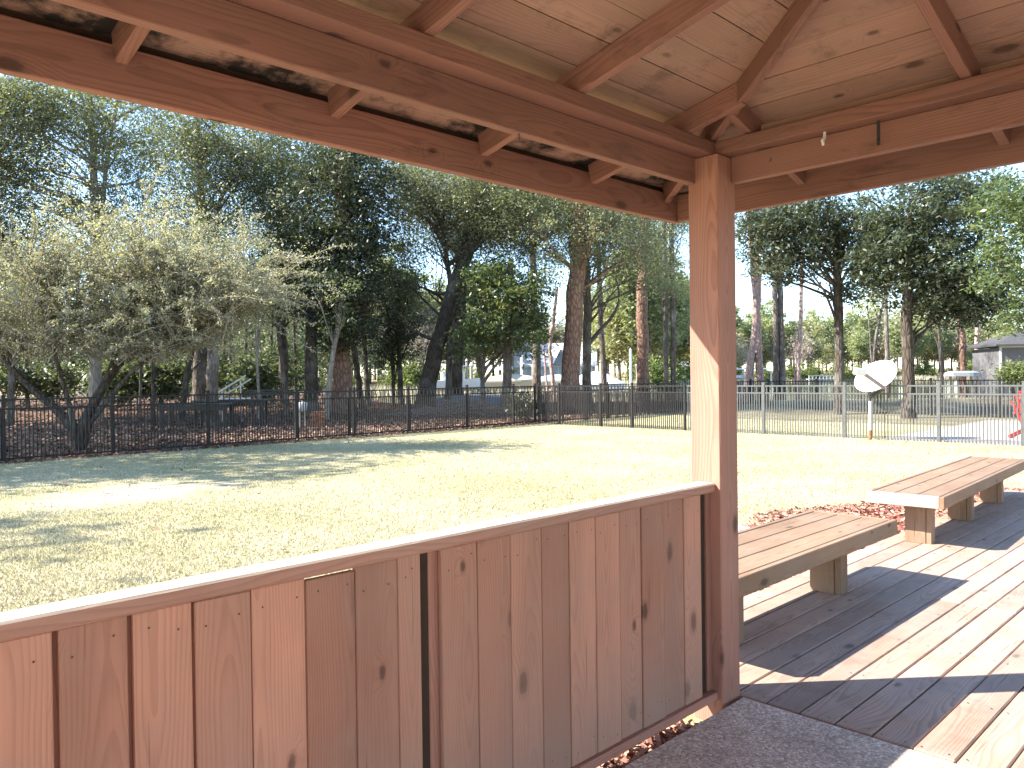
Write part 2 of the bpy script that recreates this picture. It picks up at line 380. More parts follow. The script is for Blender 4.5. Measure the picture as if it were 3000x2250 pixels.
def farsoil():
    g = NG('far_bank_grass'); p = g.pos(); n = g.noise(p, .12, 5)
    col = g.ramp(n, [(.35, (.16, .15, .07)), (.5, (.30, .24, .13)), (.65, (.40, .31, .18))]); return g.fin(col, .95, .1)
M['farsoil'] = farsoil()

# ------------------------------------------------------------------ terrain
def sstep(x, a, b):
    t = np.clip((x - a) / (b - a), 0, 1); return t * t * (3 - 2 * t)
def hgt(x, y):
    dx, dy = np.asarray(x, float) - CAM[0], np.asarray(y, float) - CAM[1]
    Z = dx * FW0[0] + dy * FW0[1]; X = dx * RT0[0] + dy * RT0[1]
    edge = 46 + 34 * sstep(-X, 4, 16)                     # the bank runs farther out on the left
    low = sstep(Z, edge - 12, edge + 6)
    rise = .32 * sstep(Z, 25, 33) * (1 - low)
    return -.1 + rise - 1.55 * low
def grid(name, x0, x1, y0, y1, step, mat, kind='structure'):
    xs = np.linspace(x0, x1, int((x1 - x0) / step) + 2); ys = np.linspace(y0, y1, int((y1 - y0) / step) + 2)
    gx, gy = np.meshgrid(xs, ys, indexing='ij'); V = np.stack([gx, gy, hgt(gx, gy)], -1).reshape(-1, 3)
    n = len(ys); i, j = np.meshgrid(np.arange(len(xs) - 1), np.arange(n - 1), indexing='ij')
    F = np.stack([i * n + j, (i + 1) * n + j, (i + 1) * n + j + 1, i * n + j + 1], -1).reshape(-1, 4)
    return mobj(name, npmesh(name, V, F, mat, smooth=True), kind=kind)
YF, XF = 15.5, 15.0                        # the two fence lines
grid('lawn', -60, XF, -60, YF, 1.5, M['lawn'])
grid('side_lawn', XF, 20.5, -60, YF, 1.5, M['lawn'])
g_ = NG('pine_straw_soil'); f_ = g_.math('ADD', g_.math('MULTIPLY', g_.noise(g_.pos(), .6, 5), .6), g_.math('MULTIPLY', g_.noise(g_.pos(), 20, 4, .7), .4))
M['straw'] = g_.fin(g_.ramp(f_, [(.36, (.10, .085, .06)), (.5, (.19, .165, .10)), (.64, (.31, .27, .17))]), .95, .1)
grid('pine_straw_ground', 20.5, 110, -60, YF, 1.5, M['straw'])
grid('woodland_floor', -60, 110, YF, 130, 1.5, M['woodsoil'])
wp = [cz(-400, 20, -1.1), cz(700, 20, -1.1), cz(900, 420, -1.1), cz(-600, 420, -1.1)]
# creek water lies below the near bank and meets the far bank
mobj('creek_water', pymesh('creek_water', wp, [[0, 1, 2, 3]], M['water']), kind='structure')
def shore(X): return 96 + 130 * sstep(X, 10, 75)
Xs = np.linspace(-500, 900, 120); rows = [(-6, -1.6), (0, -1.12), (5, -.3), (16, .5), (60, 1.2), (300, 3), (1500, 6)]
V = np.array([cz(X, shore(X) + d, z) for X in Xs for d, z in rows]); n = len(rows)
F = np.array([[i * n + j, (i + 1) * n + j, (i + 1) * n + j + 1, i * n + j + 1] for i in range(len(Xs) - 1) for j in range(n - 1)])
mobj('far_bank', npmesh('far_bank', V, F, M['farsoil'], smooth=True), kind='structure')

# ------------------------------------------------------------------ gazebo
XC, YC = -1.85, -2.35                      # roof centre
GZ = empty('gazebo', (0, 0, 0), 0, 'open wooden gazebo with exposed rafters and a low board wall framing the view', 'gazebo')
HX, HY = 1.88, 2.38                        # inner plate edges from the centre
PB, PT = 2.335, 2.392                      # plate bottom / top
for (px, py) in ((0, 0), (2 * XC - .145, 0), (0, 2 * YC - .145), (2 * XC - .145, 2 * YC - .145)):
    boxpart('post', (px, py, -.25), (px + .145, py + .145, 2.334), M['stain'], GZ, 'z', .005)
sides = []                                 # (normal, tangent, half distance, half length, slope)
for nrm, tan, hd, hl, s, zr in (((0, 1), (1, 0), HY, HX, .22, 2.395), ((1, 0), (0, -1), HX, HY, .28, 2.40),
                               ((0, -1), (-1, 0), HY, HX, .22, 2.395), ((-1, 0), (0, 1), HX, HY, .28, 2.40)):
    def P(u, t, z, nrm=nrm, tan=tan, hd=hd):   # u outward from the inner plate edge, t along the side
        return Vector((XC + nrm[0] * (hd + u) + tan[0] * t, YC + nrm[1] * (hd + u) + tan[1] * t, z))
    nv, tv = Vector((*nrm, 0)), Vector((*tan, 0))
    # plate on top of the posts; the long sides run through, the others butt against them
    run = hl + .115 if s == .22 else hl - .001
    board('top_plate', P(.0575, -run, (PB + PT) / 2), P(.0575, run, (PB + PT) / 2), nv, .115, PT - PB, M['beam'], GZ, .003)
    # beam let into the outer half of the posts
    board('beam', P(.097, -hl + .032, 2.2785), P(.097, hl - .032, 2.2785), nv, .04, .112, M['beam'], GZ, .003)
    # fascia
    fo = .57 if s == .22 else .545
    fl = hl + (.545 if s == .22 else .57 - .04)
    board('fascia', P(fo - .019, -fl, 2.265), P(fo - .019, fl, 2.265), (0, 0, 1), .14, .038, M['beam'], GZ, .003)
    board('gap_shade_strip', P(fo - .006, -fl, 2.3685), P(fo - .006, fl, 2.3685), (0, 0, 1), .062, .008, M['dark'], GZ, .001)  # black strip standing for the shaded gap above the fascia
    # common and jack rafters
    if nrm == (0, 1): ts = [-.15, -.828, -1.508, -2.185, -2.86, -3.52]; ts = [x - XC for x in ts]
    elif nrm == (0, -1): ts = [-1.6, -.95, -.3, .3, .95, 1.6]
    elif nrm == (1, 0): ts = [-(y - YC) for y in (-.12, -.93, -1.74, -2.55, -3.4, -4.3)]
    else: ts = [-2.1, -1.3, -.5, .5, 1.3, 2.1]
    RD = .089 / math.cos(math.atan(s))
    for t in ts:
        # common rafters reach the peak, jack rafters stop at the hip
        ui = -hd + hd * abs(t) / hl + (.02 if abs(t) < .4 else -.004)
        z0 = zr - s * (fo - .04); z1 = zr - s * ui
        board('rafter', P(fo - .04, t, z0 + RD / 2), P(ui, t, z1 + RD / 2), (0, 0, 1), .089, .036, M['beam'], GZ, .002)
    # roof boards, from eave to peak, mitred at the hips
    sl_ = math.sqrt(1 + s * s); step = .148 / sl_
    u = fo + .02; k = 0
    while u > -hd + .02:
        ua, ub = u, max(u - step + .004, -hd)
        la, lb = hl * (hd + ua) / hd, hl * (hd + ub) / hd
        zz = lambda q: zr - s * q + RD + .003 * ((k * 7) % 3) / 3
        pts = [P(ua, -la, zz(ua)), P(ua, la, zz(ua)), P(ub, lb, zz(ub)), P(ub, -lb, zz(ub))]
        up = (nv * s + Vector((0, 0, 1))).normalized() * .018
        prism('roof_board', pts, up, M['eave'] if ua > .36 else M['roof'], GZ, tv)
        u -= step; k += 1
    ua = fo + .04; la = hl * (hd + ua) / hd; zz = lambda q: zr - s * q + RD + .024
    prism('roof_cover', [P(ua, -la, zz(ua)), P(ua, la, zz(ua)), P(-hd, 0, zz(-hd))], (0, 0, .02), M['shingle'], GZ, tv)
    # blocking strips on the plate between rafters
    if nrm == (1, 0):
        tt = sorted(ts)
        for a, b in zip(tt[:-1], tt[1:]):
            board('blocking', P(.075, a + .03, PT + .022), P(.075, b - .03, PT + .022), (0, 0, 1), .04, .03, M['roof'], GZ, .003)
# hip rafters
for sx in (-1, 1):
    for s_y in (-1, 1):
        a = Vector((XC + sx * HX * (1 + .43 / 1.88), YC + s_y * HY * (1 + .43 / 1.88), 2.40 - .28 * .43)); b = Vector((XC + sx * .03, YC + s_y * .04, 2.40 + .28 * HX - .005))
        board('hip_rafter', a + Vector((0, 0, .048)), b + Vector((0, 0, .048)), (0, 0, 1), .092, .037, M['beam'], GZ, .002)
# little hardware under the beams
V, F = tubes([([(0, 0, 0), (0, 0, -.02), (.012, 0, -.035), (.02, 0, -.02)], [.002] * 4)], 5)
mobj('hook', npmesh('hook', V, F, M['iron'], smooth=True), GZ, Matrix.Translation((-1.06, .12, 2.222)))
V, F = tubes([([(0, 0, .03), (0, 0, 0), (-.018, 0, -.012), (-.012, 0, -.03)], [.005, .007, .007, .005])], 6)
mobj('hook', npmesh('hook', V, F, M['white'], smooth=True), GZ, Matrix.Translation((.068, -.43, 2.31)), label='small white plastic hook under the beam')
mobj('bracket', boxes_mesh('bracket', [((0, -.006, -.045), (.004, .005, .045)), ((-.008, -.003, -.03), (0, .003, -.02))], M['iron']), GZ, Matrix.Translation((.07, -.63, 2.285)))
V, F = tubes([([(0, 0, 0), (-.004, 0, 0)], [.008, .006])], 8)
# bolt heads on post and beam
bm_ = npmesh('bolt', V, F, M['iron'])
for p in ((.071, -.20, 2.275), (.071, -1.35, 2.275)): mobj('bolt', bm_, GZ, Matrix.Translation(p))

# ---- low wall of boards between the posts
HW = GZ
boxpart('rail_cap', (2 * XC, .024, .898), (.0 - .001, .108, .938), M['rail'], GZ, 'x', .006)
boxpart('bottom_plate', (2 * XC, .02, .012), (-.001, .112, .046), M['stain'], GZ, 'x', .004)
edges = [(-3.55, -3.41), (-3.405, -3.26), (-3.255, -3.10), (-3.095, -2.95), (-2.945, -2.80), (-2.795, -2.65), (-2.645, -2.503), (-2.491, -2.358), (-2.347, -2.221), (-2.213, -2.078), (-2.076, -1.935), (-1.930, -1.787),
         (-1.783, -1.647), (-1.644, -1.564), (-1.490, -1.350), (-1.347, -1.208), (-1.205, -1.062), (-1.059, -.923), (-.920, -.783),
         (-.780, -.645), (-.642, -.511), (-.508, -.367), (-.364, -.224), (-.221, -.097)]
for i, (a, b) in enumerate(edges):
    top = .897
    if i == 11: top = .889                 # the short dark board with a slit of light above it
    if i == 9: top = .894
    dy = random.uniform(-.004, .0015)
    boxpart('wall_board', (a, .040 + dy, .047), (b, .058 + dy, top), M['wall'], GZ, 'z', .0025)
def heads(name, pts, axis, rad, mat, parent):
    V, F = [], []
    for p in pts:
        b0 = len(V)
        for q in range(6):
            a_ = q * math.pi / 3; d_ = [rad * math.cos(a_), rad * math.sin(a_)]; v = [0, 0, 0]; oth = [k for k in range(3) if k != axis]
            v[oth[0]], v[oth[1]] = d_; V.append([p[k] + v[k] for k in range(3)])
        f = list(range(b0, b0 + 6)); F.append(f if axis == 2 else f)
    return mobj(name, pymesh(name, V, F, mat), parent, kind='stuff')
pts = []
for a, b in edges:
    for zz_ in (.10, .845):
        for xx in (a + .028, b - .028): pts.append((xx + random.uniform(-.006, .006), .0352, zz_ + random.uniform(-.02, .02)))
heads('nail_heads', pts, 1, .0027, M['nail'], GZ)
for a, b in ((-2.52, -2.476), (-2.37, -2.33), (-2.235, -2.195)):
    boxpart('batten', (a, .0605, .047), (b, .078, .897), M['stain'], GZ, 'z', .002)
boxpart('stud', (-1.522, .058, .047), (-1.474, .100, .897), M['stain'], GZ, 'z', .003)
boxpart('batten', (-1.63, .0605, .047), (-1.523, .080, .897), M['dark'], GZ, 'z', .001)  # recess shade put into the backing's colour; also stops stray sun
boxpart('batten', (-.13, .0605, .047), (-.0355, .080, .897), M['dark'], GZ, 'z', .001)  # end recess: its shade is put into the dark backing
boxpart('stud', (-.035, .050, .047), (.004, .098, .897), M['stain'], GZ, 'z', .003)

# ------------------------------------------------------------------ floor and deck
boxpart('concrete_floor', (-5.5, -5.5, -.22), (.128, -.022, 0), M['concrete'], None, 'x', .006, kind='structure')
DK = empty('deck'); DK['kind'] = 'structure'
y = .7525; row = 0
while y > -3.6:
    y1, y0 = y, y - .1405
    x = .142 if y0 < -.01 else .152
    nxt = random.uniform(2.18, 2.34) if y0 < -.25 else random.uniform(3.3, 4.8)
    if row % 5 == 4: nxt += 1.1
    xe = 7.6
    while x < xe - .01:
        e = min(nxt, xe)
        if xe - e < .5: e = xe
        dz = random.uniform(-.0025, .0025)
        boxpart('plank', (x, y0 + random.uniform(-.001, .001), -.038 + dz), (e - .004, y1, dz), M['deck'], DK, 'x', .005)
        x = e; nxt = e + random.uniform(2.4, 4.2)
    y -= .1462; row += 1
pts = []
for k in range(30):
    yy = .7525 - .1462 * k - .070
    for xx in (.175, .72, 1.33, 1.94, 2.55, 3.16, 3.77, 4.38, 4.99, 5.6, 6.2, 6.8, 7.4):
        for o_ in (-.045, .045): pts.append((xx + random.uniform(-.01, .01), yy + o_ + random.uniform(-.006, .006), .0032))
pts = [p for p in pts if p[1] > -3.5 and not (-.02 < p[0] < .16 and -.02 < p[1] < .16)]
heads('screw_heads', pts, 2, .0045, M['iron'], DK)
boxpart('joist', (.15, .70, -.2), (7.6, .745, -.045), M['bench'], DK, 'x')
boxpart('joist', (.145, -3.6, -.2), (.185, .69, -.045), M['dark'], DK, 'y')
mobj('deck_shadow_bed', boxes_mesh('deck_shadow_bed', [((.19, -3.6, -.098), (7.55, .69, -.094))], M['woodsoil']), kind='structure').name = 'soil_bed'
boxpart('concrete_pad', (2.6, 1.62, -.16), (3.85, 2.35, -.055), M['patio'], None, 'x', .01, kind='structure')

# ------------------------------------------------------------------ benches
def bench(loc, rz, L, legs, label):
    b = empty('bench', loc, rz, label, 'bench', 'low wooden benches along the deck edge')
    zt, W = .42, .585
    boxpart('apron', (0, 0, zt - .095), (L, .037, zt), M['bench'], b, 'x', .004)
    boxpart('apron', (.038, W - .037, zt - .095), (L - .038, W, zt), M['bench'], b, 'x', .004)
    boxpart('end_board', (0, .038, zt - .095), (.037, W, zt), M['bench_end_lit'], b, 'y', .004)
    boxpart('end_board', (L - .037, .038, zt - .095), (L, W, zt), M['bench'], b, 'y', .004)
    y0 = .043; wd = (W - .043 - .042 - .012) / 3
    for i in range(3):
        boxpart('seat_board', (.040, y0, zt - .042), (L - .040, y0 + wd, zt - .002 + random.uniform(-.001, .001)), M['bench'], b, 'x', .005)
        y0 += wd + .006
    for x, ya in legs:
        boxpart('leg', (x, ya + .042, -.002), (x + .095, ya + .20, zt - .043), M['bench'], b, 'z', .004)
        boxpart('leg', (x + .004, ya, -.002), (x + .11, ya + .040, zt - .043), M['bench'], b, 'z', .004)
        boxpart('cross_bearer', (x + .1, .05, zt - .13), (x + .138, W - .05, zt - .045), M['bench'], b, 'y', .003)
    return b
bench((.19, .168, 0), 0, 2.30, [(.45, .15), (1.75, .15)], 'shorter wooden bench standing right behind the corner post of the gazebo')
bench((3.672, .24, 0), math.radians(3.0), 3.45, [(.20, .145), (1.51, .145), (2.80, .145)], 'longer wooden bench with a pale sunlit end board, farther along the deck')

# ------------------------------------------------------------------ scattered ground cover
def flakes(name, P, L, W, tilt, mat, tint, parent=None, lift=0.0, bend=.25, seed=0, **kw):
    """small leaf/chip shaped quads at points P"""
    r = np.random.default_rng(seed + 5); n = len(P); a = r.uniform(0, 2 * np.pi, n)
    u = np.stack([np.cos(a), np.sin(a), r.normal(0, tilt, n)], 1); u /= np.linalg.norm(u, axis=1)[:, None]
    v = np.cross(np.tile([0, 0, 1.0], (n, 1)) + r.normal(0, tilt, (n, 3)), u); v /= np.linalg.norm(v, axis=1)[:, None]
    L = (L * r.uniform(.6, 1.4, n))[:, None] / 2; W = (W * r.uniform(.6, 1.4, n))[:, None] / 2
    up = np.array([0, 0, 1.0]) * bend * W
    A, B, C, D = P - u * L - v * W * .3, P + v * W - u * L * .2 + up, P + u * L, P - v * W + u * L * .1 + up
    V = np.stack([A, D, C, B], 1).reshape(-1, 3); V[:, 2] += lift
    F = np.arange(4 * n).reshape(-1, 4)
    return mobj(name, npmesh(name, V, F, mat, tint), parent, kind='stuff', **kw)
# lawn blades, thinning with distance
def blades(name, n, zmin, zmax, xhalf, hmin, hmax, wid, seed):
    r = np.random.default_rng(seed)
    Z = zmin * (zmax / zmin) ** r.uniform(0, 1, n); X = r.uniform(-.75, .80, n) * Z
    P = CAM[None, :] + RT0[None] * X[:, None] + FW0[None] * Z[:, None]
    x, y = P[:, 0], P[:, 1]
    edge = .78 + 1.2 * np.clip(1 - np.abs(x - 4.6) / 3.2, 0, 1)
    keep = (x < XF + 7) & (y < YF - .02) & ((y > edge) | (x > 7.8)) & ~((x > 15.1) & (y < 6.6) & (y > -3))
    sand = ((x - .6) * .62) ** 2 + (y - 9.35) ** 2
    keep &= ~((sand < 1.0) & (r.uniform(0, 1, n) < .8))
    P = P[keep]; Z = Z[keep]; n = len(P); P[:, 2] = hgt(P[:, 0], P[:, 1])
    a = r.uniform(0, 2 * np.pi, n); h = r.uniform(hmin, hmax, n); w_ = wid * (1 + Z * .07)
    side = np.stack([np.cos(a), np.sin(a), np.zeros(n)], 1) * w_[:, None]
    lean = r.normal(0, .55, (n, 2)) * h[:, None]
    tip = P + np.concatenate([lean, h[:, None]], 1)
    V = np.stack([P - side, P + side, tip], 1).reshape(-1, 3); F = np.arange(3 * n).reshape(-1, 3)
    patch = .5 + .25 * np.sin(P[:, 0] * 1.1 + 1.3 * np.sin(P[:, 1] * .7)) + .2 * np.sin(P[:, 1] * 1.7 + P[:, 0] * .4)
    t = np.clip(patch * .55 + r.normal(.28, .2, n), 0, 1)
    return mobj(name, npmesh(name, V, F, M['grass'], t), kind='stuff')
blades('dry_grass', 560000, 3.2, 34, 1, .010, .032, .0026, 3)
# dead leaves on the lawn
n = 150; r_ = np.random.default_rng(9); Z = r_.uniform(4.5, 22, n); X = r_.uniform(-.7, .7, n) * Z
P = np.array([cz(a, b, -.075) for a, b in zip(X, Z)]); P = P[(P[:, 1] > 1.3) & (P[:, 1] < 15.3) & (P[:, 0] < 14.8)]
flakes('fallen_leaves', P, .07, .04, .35, M['litter'], r_.uniform(.2, .8, len(P)), seed=1)
# leaf litter beyond the fence
n = 46000; r_ = np.random.default_rng(10); Z = 14 * (60 / 14) ** r_.uniform(0, 1, n); X = r_.uniform(-.72, .45, n) * Z
P = CAM[None] + RT0[None] * X[:, None] + FW0[None] * Z[:, None]; k_ = (P[:, 1] > YF + .05); P = P[k_]; P[:, 2] = hgt(P[:, 0], P[:, 1]) + .02
flakes('leaf_litter', P, .14, .08, .35, M['litter'], np.clip(r_.normal(.5, .25, len(P)), 0, 1), seed=2)
n = 3000; P = np.stack([r_.uniform(-6, XF, n), YF - np.abs(r_.normal(0, .16, n)), np.full(n, -.07)], 1)
flakes('windblown_leaves', P, .10, .055, .4, M['litter'], r_.uniform(.1, .8, n), seed=3)
# red mulch by the deck and under the low wall
n = 9000; x = r_.uniform(-.2, 8.2, n); edge = .85 + 1.35 * np.clip(1 - np.abs(x - 4.6) / 3.4, 0, 1)
y = .74 + r_.uniform(0, 1, n) ** .8 * (edge - .6); P = np.stack([x, y, np.full(n, -.075) + r_.uniform(0, .025, n)], 1)
flakes('red_mulch', P, .075, .026, .4, M['chips'], np.clip(r_.normal(.5, .27, n), 0, 1), seed=4)
bed = [(-.5, .74)] + [(xx, .80 + 1.35 * max(0, 1 - abs(xx - 4.6) / 3.4)) for xx in np.linspace(-.5, 8.6, 24)] + [(8.6, .74)]
mobj('mulch_bed', pymesh('mulch_bed', [(a, b, -.094) for a, b in bed], [list(range(len(bed)))[::-1]], simple('mulch_soil', (.26, .10, .065), .95, .1, .4, 30)), kind='structure')
n = 4200; P = np.stack([r_.uniform(-3.6, -.16, n), r_.uniform(-.05, .30, n), r_.uniform(-.075, -.03, n)], 1)
flakes('wall_mulch', P, .055, .024, .5, M['chips'], np.clip(r_.normal(.55, .27, n), 0, 1), seed=6)

# ------------------------------------------------------------------ fences
def fence_run(root, p0, p1, posts, low=True, spacing=.0665, z=-.1, height=1.22, bottom=True, mt='fence'):
    p0, p1 = np.array(p0, float), np.array(p1, float); L = np.linalg.norm(p1 - p0); d = (p1 - p0) / L
    rz = math.atan2(d[1], d[0]); base = root
    tall = pymesh('picket', *chambox(.021, .021, height - .055, .002), M[mt]); short = pymesh('picket', *chambox(.021, .021, height - .235, .002), M[mt])
    pm = pymesh('fence_post', *chambox(.064, .064, height + .045, .004), M[mt])
    cap = pymesh('post_cap', *chambox(.074, .074, .018, .006), M[mt])
    k = 0; s = .03; n = int(L / spacing)
    def put(nm, me, s, zc, parent=base):
        o = bpy.data.objects.new(nm, me); p = p0 + d * s; o.location = (p[0], p[1], zc); o.rotation_euler = (0, 0, rz)
        return link(o, parent)
    small = []
    cen = L / 2
    for i in range(n):
        s = (i + .5) * spacing
        tallp = (i % 2 == 0) or not low
        me = tall if tallp else short
        zc = z + .01 + (height - .055 if tallp else height - .235) / 2
        put('picket', me, s, zc)
    for zr_ in ((z + height - .03), (z + height - .205)) + ((z + .075,) if bottom else ()):
        V, F = chambox(L, .030, .034, .003); me = pymesh('rail', V, F, M[mt]); put('rail', me, L / 2, zr_)
    for s in posts:
        o = put('fence_post', pm, s, z + (height + .045) / 2)
        c = bpy.data.objects.new('post_cap', cap); link(c, o); c.location = (0, 0, (height + .045) / 2 + .009)
def fence(name, p0, p1, posts, label, **kw):
    e = empty(name, (p0[0], p0[1], -.1), 0, label, 'fence', 'black metal picket fences'); e.location = (0, 0, 0)
    fence_run(e, p0, p1, posts, **kw); return e
fence('picket_fence', (-2.6, YF), (XF - .05, YF), [x + 2.6 for x in (-1.4, .47, 2.38, 4.38, 6.55, 8.05, 8.20, 9.93, 12.05, 13.95, 14.9)],
      'black metal picket fence along the shady woodland edge at the left of the lawn')
fence('picket_fence', (XF, YF - .05), (XF, 9.95), [YF - .05 - y for y in (15.4, 14.55, 12.9, 11.75, 10.0)],
      'black metal picket fence section from the lawn corner to the gazebo post', bottom=False)
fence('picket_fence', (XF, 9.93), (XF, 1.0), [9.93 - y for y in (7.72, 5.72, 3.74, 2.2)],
      'metal picket fence glinting grey in the sun behind the satellite dish', bottom=False, mt='fence_sunlit')
fence('picket_fence', (XF + .1, YF - .1), (27.0, YF - 1.6), [0.9, 2.9, 4.9, 6.9, 8.9, 10.9],
      'far run of black picket fence going away from the lawn corner toward the creek', spacing=.07)
fence('picket_fence', (25.2, 13.4), (25.2, 1.0), [.5, 2.4, 4.3, 6.3, 8.3, 10.3, 12.2],
      'back row of black picket fence under the big trees at the right', spacing=.11, low=False)

# ------------------------------------------------------------------ satellite dish
DP = np.array([14.72, 5.05, -.1])
DI = empty('satellite_dish', DP, 0, 'white oval satellite dish on a short leaning pole in front of the fence', 'satellite dish')
V, F = tubes([([(0, 0, -.05), (0, 0, .45), (.0, 0, .86)], [.033, .033, .033])], 10)
mobj('pole', npmesh('pole', V, F, M['pole'], smooth=True), DI)
V, F = tubes([([(0, 0, 0), (0, 0, .22)], [.035, .0345])], 10)
V[:, :2] *= 1.04; mobj('rust_sleeve', npmesh('rust_sleeve', V, F, M['rust'], smooth=True), DI)
nrm_ = Vector(tuple(-RT0 * .62 - FW0 * .55 + UP0 * .56)).normalized()
xax = Vector(tuple(RT0 * .80 - FW0 * .3 + UP0 * .42)); xax = (xax - nrm_ * xax.dot(nrm_)).normalized(); yax = nrm_.cross(xax)
dc = Vector(tuple(at(1891, 812, 17.2) - DP))
DM = Matrix(((xax.x, yax.x, nrm_.x, dc.x), (xax.y, yax.y, nrm_.y, dc.y), (xax.z, yax.z, nrm_.z, dc.z), (0, 0, 0, 1)))
V, F = [], []; NR, NA = 7, 36
for side in (0, 1):
    for i in range(NR + 1):
        rr = i / NR
        for j in range(NA):
            a = 2 * math.pi * j / NA; V.append((.47 * rr * math.cos(a), .38 * rr * math.sin(a), .10 * rr * rr - .10 - side * .014))
b2 = (NR + 1) * NA
for i in range(NR):
    for j in range(NA):
        j2 = (j + 1) % NA; q = [i * NA + j, (i + 1) * NA + j, (i + 1) * NA + j2, i * NA + j2]
        F.append(q); F.append([b2 + k for k in q[::-1]])
for j in range(NA):
    j2 = (j + 1) % NA; F.append([NR * NA + j, b2 + NR * NA + j, b2 + NR * NA + j2, NR * NA + j2])
mobj('reflector', pymesh('reflector', V, F, M['dish'], True), DI, DM)
bot = DM @ Vector((.02, -.40, -.02)) if (DM @ Vector((.0, -.38, 0))).z < (DM @ Vector((0, .38, 0))).z else DM @ Vector((.02, .40, -.02))
lnb = Vector(tuple(at(1860, 803, 16.75) - DP))
board('receiver_arm', bot, lnb, (0, 0, 1), .07, .05, M['dishdark'], DI, .003)
bx = Vector(tuple(-RT0 * .9 + UP0 * .1))
rc = board('receiver', lnb + bx * .17, lnb - bx * .10, (0, 0, 1), .15, .13, M['dish'], DI, .02)
V, F = tubes([([tuple(bot), (0.0, 0, .95), (0, 0, .86)], [.03, .04, .045])], 8)
mobj('mount', npmesh('mount', V, F, M['iron'], smooth=True), DI)

# ------------------------------------------------------------------ chair, patio, porch and things at the right
boxpart('patio', (15.12, -3, -.16), (23.5, 5.0, -.085), M['patio'], None, 'x', .01, kind='structure')
cc_ = cz(11.45, 16.9, -.085)
CH = empty('garden_chair', cc_, math.radians(62), 'red slatted garden chair on the patio behind the fence, cut by the frame edge', 'chair')
boxpart('seat', (-.28, -.30, .33), (.28, .22, .37), M['red'], CH, 'x')
for i in range(7):
    xx = -.27 + i * .09; top = 1.06 - .028 * (i - 3) ** 2
    board('back_slat', (xx, .20, .30), (xx * 1.08, .46, top), (1, 0, 0), .078, .02, M['red'], CH, .004)
for s in (-1, 1):
    boxpart('armrest', (s * .36 - .07, -.38, .53), (s * .36 + .07, .30, .555), M['red'], CH, 'y')
    boxpart('leg', (s * .33 - .02, -.34, 0), (s * .33 + .02, -.25, .53), M['red'], CH, 'z')
    board('leg', (s * .30, -.28, .30), (s * .30, .55, .02), (0, 0, 1), .10, .025, M['red'], CH)
# screened porch
pb = at(2217, 812, 36); pb[2] = -.1
PO = empty('screened_porch', pb, YAW - math.pi / 2 + .25, 'grey screened porch with a hipped grey roof at the far right', 'porch')
PO.rotation_euler = (0, 0, YAW - math.pi / 2 - .22)
Wd, Dp, Ht = 4.2, 3.6, 2.55
for i in range(3):
    x0 = -1.05 + i * 1.3
    boxpart('screen_panel', (x0 + .05, .02, .95), (x0 + 1.25, .05, Ht), M['screen'], PO, 'x')
    boxpart('wall_panel', (x0 + .0, .0, 0), (x0 + 1.3, .06, .92), M['screen'], PO, 'x')
    boxpart('frame_post', (x0 - .04, -.02, .0), (x0 + .04, .09, Ht), M['pole'], PO, 'z')
boxpart('screen_panel', (-1.08, .1, 0), (-1.04, Dp, Ht), M['screen'], PO, 'y')
boxpart('frame_rail', (-1.1, -.03, Ht), (3.0, .1, Ht + .07), M['pole'], PO, 'x')
boxpart('frame_rail', (-1.1, -.025, .92), (3.0, .08, .95), M['pole'], PO, 'x')
board('brace', (.40, .12, Ht - .1), (1.2, .12, 1.2), (0, 0, 1), .09, .04, M['screen'], PO)
RV = [(-1.35, -.3, Ht + .07), (3.3, -.3, Ht + .07), (3.3, Dp + .3, Ht + .07), (-1.35, Dp + .3, Ht + .07), (.5, Dp / 2, Ht + .95), (2.0, Dp / 2, Ht + .95),
      (-1.35, -.3, Ht + .15), (3.3, -.3, Ht + .15), (3.3, Dp + .3, Ht + .15), (-1.35, Dp + .3, Ht + .15)]
mobj('roof', pymesh('roof', RV, [[0, 3, 2, 1], [0, 1, 7, 6], [1, 2, 8, 7], [2, 3, 9, 8], [3, 0, 6, 9], [6, 7, 5, 4], [8, 9, 4, 5], [7, 8, 5], [9, 6, 4]], M['greyroof']), PO)
